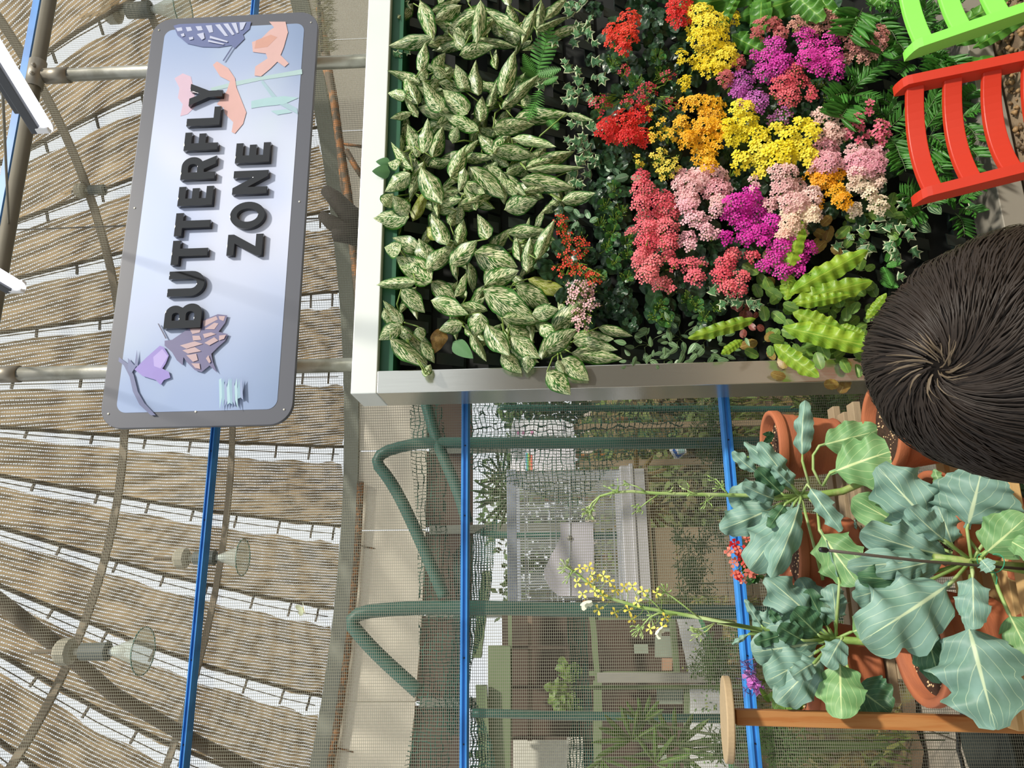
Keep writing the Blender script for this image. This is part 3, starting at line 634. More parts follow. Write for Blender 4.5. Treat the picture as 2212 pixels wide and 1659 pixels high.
# ------------------------------------------------------------ speckled foliage plants: every leaf is base -> tip
AGC = [(A4, 700, 150, 'in the planter corner beside the sign\'s right end'), (A4, 1050, 180, 'second from the white rail along the photo\'s top edge'), (A4, 1400, 170, 'with narrow leaves next to the ivy at the photo\'s top edge'),
       (A4, 560, 650, 'whose two pointed leaves reach the white rail'), (A4, 860, 640, 'in the middle, level with the word ZONE\'s final E'), (A4, 1180, 760, 'with long arched leaves touching the ivy strand'),
       (A4, 540, 1060, 'beside the heart shaped leaf on the white rail'), (A4, 1030, 1040, 'with a yellow curved stalk in the middle of the bed'), (A4, 1310, 1180, 'pointing its leaves at the gap in the ivy'),
       (A4, 520, 1400, 'whose big leaf lies across the white rail'), (A4, 960, 1380, 'with crossed leaves above the bed centre'), (A4, 1450, 1380, 'beside the pale veined plant'),
       (A5, 570, 470, 'with broad leaves below the leaf across the rail'), (A5, 900, 330, 'with one very broad folded leaf in the middle'), (A5, 1300, 330, 'with two narrow upright leaves beside the sparse red blooms'),
       (A5, 440, 860, 'with cream leaves in the lower corner at the white rail'), (A5, 880, 850, 'next to the withered brown leaf'), (A5, 1200, 640, 'with the broadest leaf, beside the yellow-green leaf'),
       (A5, 1250, 1020, 'hanging just above the steel side rail'), (A5, 1620, 1050, 'spilling over the steel side rail beside the pale pink blooms')]
AGL = [(A4, l) for l in [(560,0,640,270,120),(1000,80,755,228,130),(1000,0,955,262,110),(860,40,690,120,110),(1040,80,1300,240,85),(1400,60,1290,335,90),(1440,0,1400,190,80),(1620,0,1480,135,75),(1400,215,1670,80,60),(1470,290,1805,165,75),
 (650,275,298,316,110),(560,520,592,285,95),(850,400,1102,330,115),(960,280,1225,312,75),(870,350,795,235,90),(1110,500,1140,305,60),(1155,695,1262,335,125),(985,690,975,435,95),(1150,790,1425,525,95),(560,600,336,515,85),(545,755,440,470,115),(580,590,585,470,85),(455,705,300,680,85),(745,560,650,475,90),(880,640,795,430,105),(670,520,760,370,100),
 (720,800,585,600,130),(905,825,690,610,150),(545,775,905,862,115),(545,850,432,695,60),(500,820,355,850,60),(985,945,710,810,100),(1000,880,1012,680,100),(1060,770,1112,610,75),(545,1140,425,870,120),(585,1110,610,850,105),(650,1140,715,895,105),(795,1035,825,925,80),(1090,930,1402,902,120),(1240,860,1650,840,120),(1620,820,1818,875,50),(1115,1105,980,920,100),(1225,1000,1530,1070,80),(1090,1110,1275,945,85),(1080,1090,1400,1142,120),(780,1285,905,1015,115),(890,1110,992,1010,50),(870,1150,1100,1140,80),
 (1325,1215,1685,1055,120),(1330,1230,1755,1212,62),(505,1225,340,945,80),(1185,1255,1375,1140,85),(490,1255,298,1375,125),(590,1170,500,1440,95),(570,1205,725,1500,150),(410,1195,305,1160,85),(885,1215,840,1385,75),(915,1205,1125,1370,150),(1290,1300,1675,1358,130),(1320,1385,1610,1345,70),(1172,1520,1405,1465,135),(1585,1455,1835,1400,95),(510,1600,645,1350,80),(475,1560,365,1415,120),(480,1575,148,1553,135),(820,1530,530,1460,90),(835,1500,1140,1340,110),(300,1490,375,1395,110),(880,1320,1035,1405,85),(700,1480,820,1440,70)]]
AGL += [(A5, l) for l in [(560,340,345,250,120),(420,340,280,300,120),(755,300,640,50,115),(835,285,880,80,90),(700,250,610,150,95),(1050,255,985,85,105),(640,475,555,235,150),(605,475,810,275,125),(645,570,355,395,185),(780,445,965,260,130),(955,350,1242,442,200),(1195,215,1500,215,100),(1405,400,1532,115,90),(1285,415,1275,165,62),(1335,495,1362,235,90),(530,570,180,596,85),(425,620,580,790,125),(640,560,805,705,125),(1015,620,1375,840,190),(1030,590,1275,480,140),(1250,590,1485,765,150),(1340,545,1650,645,105),(1155,825,1485,850,95),(640,700,880,800,125),(870,870,705,905,100),(1000,790,945,955,140),(430,870,300,710,85),(495,985,340,880,95),(420,880,262,990,115),(345,980,610,1140,120),(550,890,580,985,80),(565,1000,650,1150,85),(720,900,675,1085,105),(1045,870,1210,1115,135),(1215,900,1395,990,115),(1220,960,1425,1110,125),(930,940,1045,1110,75),(1150,1090,1295,1225,110),(1515,925,1745,700,135),(1465,1065,1700,915,135),(1665,960,1965,985,115),(1850,895,2085,955,75),(1665,1000,1985,1065,95),(1655,1080,2005,1128,115),(1590,1120,1785,1278,135),(1480,1215,1645,1385,135),(1345,1100,1335,1225,95),(1560,1130,1600,1230,65),(1370,800,1525,755,115),(1430,880,1535,965,95),(600,1235,645,1150,60),(1215,1050,1405,1130,70),(620,1240,560,1190,50),(300,760,380,900,80)]]
agp = []
for f_, x, y, lab in AGC:
    px, py = f_(x, y); c = at(px, py, YW); t = thing('speckled_plant', 'cream speckled plant '+lab, 'plant', c, 'cream speckled foliage plants in the planter'); agp.append((px, py, t, c))
YELLOWISH = {(1340,545), (700,250), (510,1600), (660,275)}; BROWN = {(720,900)}
def addleaf(px0, py0, px1, py1, wpx, d0, d1, me, par, tilt=0, name='leaf', nrm=None):
    p0, p1 = at(px0, py0, d0), at(px1, py1, d1)
    return inst(name, me, leafM(p0, p1, wpx*d0/FP*1.08, tilt, nrm), par)
k = 0
stems = {}
for f_, (x0, y0, x1, y1, w_) in AGL:
    a, b_ = f_(x0, y0), f_(x1, y1); mx, my = a[0]*.7+b_[0]*.3, a[1]*.7+b_[1]*.3
    px, py, t, c = min(agp, key=lambda q: (q[0]-mx)**2+(q[1]-my)**2)
    me = AGY[k % 2] if (x0, y0) in YELLOWISH else AGB[0] if (x0, y0) in BROWN else AG[(k*5) % 7]
    on = min(a[0], b_[0]) < 838 or max(a[1], b_[1]) > 800
    d0 = YF+(.02 if not on else -.04)-ru(0, .08); d1 = d0-ru(-.02, .05)
    if on: d0, d1 = YF-.05, YF-.04
    addleaf(*a, *b_, w_/3.352*1.18, d0, d1, me, t, ru(-.3, .3)); k += 1
    stems.setdefault(t.name, (t, c, []))[2].append(at(*a, d0))
# extra smaller leaves deeper in the bed
for i in range(150):
    px, py, t, c = agp[i % 20]; a = (px+ru(-60, 60), py+ru(-55, 55)); an = ru(0, 6.28); L = ru(45, 90)
    b_ = (a[0]+L*math.cos(an), a[1]+L*math.sin(an))
    if min(a[0], b_[0]) < 845 or max(a[1], b_[1]) > 790 or max(a[0], b_[0]) > 1235: continue
    addleaf(*a, *b_, ru(22, 36), YF+ru(.02, .07), YF+ru(.0, .06), AG[i % 7], t, ru(-.7, .7))
    stems[t.name][2].append(at(*a, YF+.05)) if t.name in stems else None
for t, c, ps in stems.values():
    b = MB()
    for p in ps:
        m_ = c.lerp(p, .5)+Vector((0, -.02, .015)); b.tube([c, m_, p], [.0035, .003, .0022], 5)
    b.build('leaf_stalks', M_stem, t, smooth=True)
# ------------------------------------------------------------ scattered small-leaved plants
def scatter(name, lab, cat, group, F, regions, n, size, asp, MS, dep=(.0, .08), seed=1, stem=None, dirn=None, off=0):
    """regions: ellipses (cx, cy, rx, ry) in crop coordinates; n leaves per 10000 px^2"""
    cx, cy = F(regions[0][0], regions[0][1]); c = at(cx, cy, YW+off); t = thing(name, lab, cat, c, group); b = MB(); s_ = 3.352 if F in (A4, A5) else 3.16
    for rx_ in regions:
        x, y = F(rx_[0], rx_[1]); rx, ry = rx_[2]/s_, rx_[3]/s_
        cnt = max(2, int(math.pi*rx*ry/10000*n))
        for i in range(cnt):
            r = math.sqrt((i+.5)/cnt); an = i*2.4+seed
            qx, qy = x+rx*r*math.cos(an), y+ry*r*math.sin(an); L = ru(*size)
            d = ru(0, 6.28) if dirn is None else ru(*dirn)
            if F in (K6, K7) and ru(0, 1) < .5: d = math.atan2(qy-y, qx-x)+ru(-.7, .7)
            Y0 = YF+off+ru(*dep); p0 = at(qx, qy, Y0); p1 = at(qx+L*math.cos(d), qy+L*math.sin(d), Y0-ru(-.01, .02))
            inst('leaf', random.choice(MS), leafM(p0, p1, L*asp*Y0/FP, ru(-.5, .5)), t)
            if i % 3 == 0: b.tube([at(x, y, YW+off), p0.lerp(at(x, y, YW+off), .5)+Vector((0, -.01, .01)), p0], .0012, 4)
    b.build('stems', stem or M_stemd, t); return t
gi = 'variegated ivies in the planter'
scatter('ivy', 'white edged ivy strand at the photo\'s top edge between speckled and red plants', 'ivy', gi, A4, [(1700, 60, 110, 90), (1730, 180, 110, 60), (1770, 290, 70, 60), (1620, 250, 90, 70)], 22, (20, 34), .95, IVY, (-.02, .05))
scatter('ivy', 'white edged ivy strand beside the small green fern', 'ivy', gi, A4, [(1730, 520, 130, 110), (1700, 660, 130, 100), (1690, 800, 80, 80), (1490, 600, 70, 60)], 22, (20, 36), .95, IVY, (-.02, .05), 2)
scatter('ivy', 'white edged ivy strand just above the pale veined plant', 'ivy', gi, A4, [(1740, 980, 110, 90), (1760, 1110, 130, 100), (1740, 1260, 90, 110), (1860, 1180, 50, 60)], 22, (20, 36), .95, IVY, (-.02, .05), 3)
scatter('ivy', 'dark ivy tucked in the top corner by the white rail', 'ivy', gi, A4, [(400, 110, 60, 130), (400, 340, 60, 110), (420, 30, 80, 40)], 20, (20, 34), .95, IVY, (.02, .08), 4)
scatter('ivy', 'white edged ivy trailing above the child\'s hair', 'ivy', gi, K7, [(2080, 210, 130, 100), (1900, 230, 100, 60), (2140, 130, 60, 60), (1820, 330, 100, 60), (2150, 460, 40, 40)], 20, (22, 38), .95, IVY, (-.04, .04), 5)
scatter('ivy', 'five leaf ivy tip hanging over the salmon blooms', 'ivy', gi, K7, [(910, 615, 20, 20), (1015, 640, 30, 15), (1080, 625, 25, 15), (1130, 690, 20, 20), (1190, 650, 25, 20)], 60, (24, 32), .95, IVY, (-.06, -.02), 6)
gf = 'pale veined small plants in the planter'
scatter('veined_plant', 'pale green veined plant beside the tall salmon spike', 'plant', gf, A4, [(2000, 1250, 100, 70), (1960, 1330, 60, 50)], 34, (18, 30), .72, FIT, (-.02, .04), 1)
scatter('veined_plant', 'pale veined plant between speckled leaves and sparse red blooms', 'plant', gf, A4, [(1690, 1500, 110, 50), (1720, 1590, 90, 40), (1750, 1450, 60, 40)], 34, (15, 26), .7, FIT, (-.02, .04), 2)
scatter('veined_plant', 'dim veined plant behind the narrow upright speckled leaves', 'plant', gf, A5, [(1460, 370, 70, 60), (1490, 450, 50, 50)], 30, (15, 26), .7, FIT, (.02, .06), 3)
scatter('striped_vine', 'small leaved vine with pale stripes along the steel side rail', 'vine', None, K7, [(480, 960, 170, 130), (700, 920, 150, 150), (880, 920, 130, 150), (400, 1080, 150, 50), (620, 1060, 150, 60), (860, 1080, 150, 50), (820, 800, 60, 60), (1120, 890, 60, 60), (1000, 1020, 90, 80)], 26, (16, 30), .5, STR, (-.02, .08), 1)
gm = 'serrated leaf plants in the planter'
for lab, F, reg, MS, sz in [
  ('yellow-green serrated plant below the cream blooms', K7, [(1870, 150, 60, 60), (1920, 110, 60, 60), (1830, 200, 40, 40)], MINT, (22, 34)),
  ('bronze serrated plant above the long yellow fern leaf', K7, [(1630, 180, 60, 60), (1720, 250, 80, 50), (1690, 170, 60, 30)], BRZ, (24, 36)),
  ('yellow serrated shoot in front of the magenta blooms', K7, [(1240, 500, 40, 60), (1290, 420, 30, 60), (1210, 560, 40, 30), (1300, 590, 30, 40)], [MINT[0], BRZ[0]], (30, 42)),
  ('dark green serrated shoot in the heart of the wavy fern', K7, [(1300, 700, 50, 50), (1390, 760, 60, 40), (1270, 820, 50, 40), (1380, 660, 40, 30), (1360, 880, 50, 50)], MINT, (30, 44)),
  ('mixed serrated plant near the child\'s hair at the steel rail', K7, [(1600, 1000, 90, 80), (1700, 1080, 80, 60), (1650, 900, 110, 70), (1800, 1000, 90, 90), (1880, 1080, 40, 50), (1450, 940, 80, 70), (1780, 860, 90, 60)], MINT, (24, 40)),
  ('bronze tipped serrated plant drooping over the steel rail', K7, [(1400, 1150, 30, 50), (1270, 960, 60, 60), (1780, 1120, 70, 40), (1660, 1220, 40, 20), (1830, 1160, 30, 30)], BRZ, (24, 38)),
  ('green serrated leaves above the child\'s hair', K7, [(2060, -40, 60, 50), (2120, 40, 60, 50), (2000, 40, 50, 40), (1780, 730, 90, 60), (1950, 650, 60, 60)], MINT, (26, 42)),
  ('leafy filler behind the yellow fern leaves', K7, [(1700, 640, 140, 90), (1900, 480, 90, 100), (1650, 760, 120, 60), (1880, 820, 100, 80), (1300, 1060, 110, 60)], MINT, (22, 36))]:
    scatter('serrated_plant', lab, 'plant', gm, F, reg, 28, sz, .72, MS, (-.03, .06), len(reg))
scatter('maroon_plant', 'small maroon leaved plant under the ivy tip', 'plant', None, K7, [(1130, 720, 90, 60), (1150, 800, 80, 80)], 34, (14, 22), .9, MRN, (-.0, .04), 1)
# small ferns
gfe = 'small ferns in the planter'
def fern(lab, cx, cy, fr, F=A4, L=None, col=None):
    px, py = F(cx, cy); c = at(px, py, YW-.04); t = thing('small_fern', lab, 'fern', c, gfe)
    for (x0, y0, x1, y1) in fr:
        a, b_ = at(*F(x0, y0), YF+.03), at(*F(x1, y1), YF-.01); mb = MB(); d = b_-a; n = 14
        s_ = d.cross(Vector((0, 1, 0))).normalized(); mb.tube([a, b_], .0012, 4)
        for q in range(n):
            v = (q+.6)/n; p = a+d*v; l_ = d.length*.2*math.sin(math.pi*min(1, v*.9+.1))+.004
            for sg_ in (-1, 1):
                e = p+s_*sg_*l_+d.normalized()*l_*.3; w_ = d.normalized()*d.length/n*.42
                mb.add([p-w_, p+w_, e+w_*.5, e-w_*.3+Vector((0, .004, 0))], [(0, 1, 2, 3)], [(.1, 0), (.9, 0), (.7, 1), (.3, 1)])
        mb.build('frond', mat('fern_green', S('4c8a38'), .5, 0, .3, 30) if 'FG' not in globals() else FG, t, kind=None)
FG = mat('fern_green', S('4c8a38'), .5, 0, .3, 30)
fern('small bright fern between the speckled plants and the ivy', 1400, 560, [(1390,560,1310,390),(1400,540,1580,500),(1400,560,1290,490),(1430,650,1340,880),(1400,560,1510,170),(1390,600,1250,560),(1450,600,1560,560),(1480,850,1560,940)])
fern('small dark fern beside the child\'s hair', 2100, 380, [(2100,400,2160,300),(2100,420,2200,400),(2080,430,2140,560),(2060,520,2180,570),(2130,300,2200,240)], K7)
# ------------------------------------------------------------ wavy nest ferns
def straps(lab, F, L, MS, root):
    c = at(*F(*root), YW-.03); t = thing('nest_fern', lab, 'fern', c, 'wavy leaved nest ferns')
    for i, (x0, y0, x1, y1, w_, d0, d1) in enumerate(L):
        s_ = 3.16; addleaf(*F(x0, y0), *F(x1, y1), w_/s_, YF-d0, YF-d1, MS[i % len(MS)], t, ru(-.2, .2))
straps('yellow-green wavy fern with long leaves beside the child\'s hair', K7, [(1440,610,2010,285,135,.05,.12),(1450,680,2020,500,140,.04,.12),(1480,690,1870,620,80,.06,.1),(1460,740,1810,860,120,.04,.1),(1390,840,2040,990,140,.05,.16),(1330,960,1600,1165,110,.05,.14),(1210,785,800,905,90,.04,.1),(1430,450,1530,100,120,.06,.12),(1780,830,1940,890,60,.04,.08),(1440,480,1420,640,100,.03,.04),(1960,790,2090,610,60,.04,.1),(1120,930,1000,1010,60,.04,.08)], NEST, (1400, 760))
straps('broad green fern hanging in from the photo\'s top edge', K6, [(1500,-90,800,20,150,.02,.12),(1250,-40,1240,130,150,.04,.12),(1750,-80,1200,60,190,.04,.12),(1600,-100,1750,150,110,.04,.1),(1720,60,1950,190,90,.04,.1),(1450,-60,1620,90,170,.05,.12),(1100,-50,1000,130,70,.05,.12),(1040,240,1280,370,130,.02,.08),(1950,-60,2100,20,90,.04,.1)], NESTD, (1500, -60))
straps('narrow green fern leaves over the sill beside the green chair', lambda x, y: ref(x, y, 1800, 0, 3.318), [(820,480,1160,430,95,.0,.16),(880,330,1340,60,110,.02,.2),(870,200,1180,20,110,.02,.2),(1000,350,1367,120,100,.06,.28),(1120,510,1367,470,60,.02,.2)], NESTD, (820, 480))
scatter('ivy', 'ivy and filler leaves at the very edge of the child\'s hair, below the palm', 'ivy', gi, K7, [(2180, 120, 100, 90), (2280, 60, 80, 80), (2200, 280, 70, 60), (2330, -20, 90, 60), (2700, -40, 60, 40)], 30, (22, 38), .8, IVY+[MINT[0], STR[0]], (-.02, .06), 8)
# ------------------------------------------------------------ parlour palms
def P1(x, y): return ref(x, y, 1650, 0, 3.455)
def frond(t, a, b_, d0, d1, n=11, lw=.4):
    p0, p1 = at(*a, d0), at(*b_, d1); d = (p1-p0); L = d.length; up = Vector((0, -1, 0)); s_ = d.cross(up).normalized(); mb = MB()
    pts = [p0+d*q/5+Vector((0, -.02, 0))*math.sin(math.pi*q/5) for q in range(6)]; mb.tube(pts, [.0013]*5+[.0007], 4); fo = mb.build('frond', M_stemd, t)
    for q in range(n):
        v = .18+.8*q/n; p = p0+d*v+Vector((0, -.02, 0))*math.sin(math.pi*v)
        for sg_ in (-1, 1):
            ll = L*lw*(1-.35*abs(v-.45)); e = p+(s_*sg_*ru(.7, 1)+d.normalized()*ru(.55, .9)+Vector((0, ru(-.5, .15), 0))).normalized()*ll
            inst('leaflet', random.choice(PLM), leafM(p, e, ll*.21, ru(-.5, .5)), fo)
cnt = 0
PAL = [('parlour palm spreading over the pink blooms, between the chairs and flowers', [(640,680,900,450),(640,690,800,560),(640,780,560,900),(640,720,830,760),(660,700,480,740),(700,640,620,560)]),
       ('parlour palm at the photo\'s top edge beside the green chair', [(760,60,980,20),(740,60,620,300),(780,100,900,250),(860,180,1000,330),(800,150,700,300),(900,40,1060,-60),(960,330,860,420),(940,300,1060,420)]),
       ('parlour palm seen through the green chair back', [(1150,200,1300,60),(1150,200,1210,20),(1180,240,1330,200),(1350,120,1480,20),(1120,60,1250,-40),(1350,420,1250,560),(1420,280,1380,100)]),
       ('parlour palm seen between the two chairs', [(1150,500,1330,430),(1100,480,1000,560),(1250,460,1450,480),(1300,480,1330,600),(1200,430,1100,380),(1000,400,1130,330)]),
       ('parlour palm behind the top slat of the red chair', [(900,1000,1080,830),(900,1010,1020,1180),(900,900,1000,760),(920,820,980,660),(940,1100,1060,1280),(860,850,760,740)]),
       ('parlour palm seen through the red chair back', [(1180,1000,1330,800),(1190,1010,1340,1100),(1180,900,1300,680),(1200,1150,1330,1280),(1260,1020,1200,1260),(1250,800,1320,660),(1210,700,1290,620)]),
       ('dark palm seen between the lower slats of the red chair', [(1450,900,1600,820),(1450,920,1600,1060),(1450,1100,1600,1180),(1460,760,1590,680),(1440,1200,1560,1290),(1500,1000,1420,1150)]),
       ('parlour palm under the red chair, above the child\'s hair', [(1180,1560,1350,1490),(1150,1560,1010,1440),(1180,1570,1080,1640),(1420,1540,1560,1460),(1420,1560,1600,1600),(1400,1540,1330,1420),(1500,1480,1640,1400)])]
for lab, frs in PAL:
    x, y, _, _ = frs[0]; c = at(*P1(x, y), YW); t = thing('parlour_palm', lab, 'palm', c, 'parlour palms in the planter')
    for (x0, y0, x1, y1) in frs:
        frond(t, P1(x0, y0), P1(x1, y1), YF+ru(-.02, .05), YF-ru(.02, .1), 11, .42)
    for _ in range(5):
        an = ru(-2.4, 1.2); r0 = frs[_ % len(frs)]; x0, y0 = r0[0]+ru(-60, 90), r0[1]+ru(-70, 70); frond(t, P1(x0, y0), P1(x0+190*math.cos(an), y0+190*math.sin(an)), YF+.07, YF+.03, 9, .42)
# ------------------------------------------------------------ kalanchoes
FLM = {}
def flmat(h, h2):
    k_ = h+h2
    if k_ not in FLM:
        m, nt, p, out = nm('petal_'+k_); g = G(nt); 
        sp = g.n('ShaderNodeSeparateXYZ'); g.l(g.n('ShaderNodeUVMap').outputs[0], sp.inputs[0])
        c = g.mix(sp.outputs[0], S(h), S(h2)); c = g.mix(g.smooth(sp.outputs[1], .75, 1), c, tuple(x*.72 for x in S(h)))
        g.l(c, p.inputs['Base Color']); p.inputs['Roughness'].default_value = .6
        tr = g.n('ShaderNodeBsdfTranslucent'); g.l(c, tr.inputs[0]); mx = g.n('ShaderNodeMixShader'); mx.inputs[0].default_value = .3
        g.l(p.outputs[0], mx.inputs[1]); g.l(tr.outputs[0], mx.inputs[2]); g.l(mx.outputs[0], out.inputs[0]); FLM[k_] = m
    return FLM[k_]
M_bud = mat('bud', S('7f9a3c'), .5, 0, .3, 60); M_twig = mat('dry_twig', S('7a5a34'), .7, 0, .3, 60)
def floret(mb, c, n, r, petals, u, double=True):
    n = n.normalized(); x = n.orthogonal().normalized(); y = n.cross(x); a0 = ru(0, 6.28)
    for lay_ in range(2 if double else 1):
        rr = r*(1 if lay_ == 0 else .58); up = .12 if lay_ == 0 else .55; off = lay_*.6
        for k_ in range(petals):
            a = a0+off+6.283*k_/petals; w_ = 4.6/petals
            def q(an, rad, h): return c+(x*math.cos(an)+y*math.sin(an))*rad*rr+n*h*rr
            uu = min(1, max(0, u+ru(-.2, .2)))
            mb.add([q(a, .12, .05 if lay_ == 0 else .2), q(a-w_*.5, .62, up*.7), q(a-w_*.28, .98, up), q(a+w_*.28, .98, up), q(a+w_*.5, .62, up*.7)], [(0, 1, 2, 3, 4)], [(uu, 1), (uu, .3), (uu, 0), (uu, 0), (uu, .3)])
CR = (K6, K7)
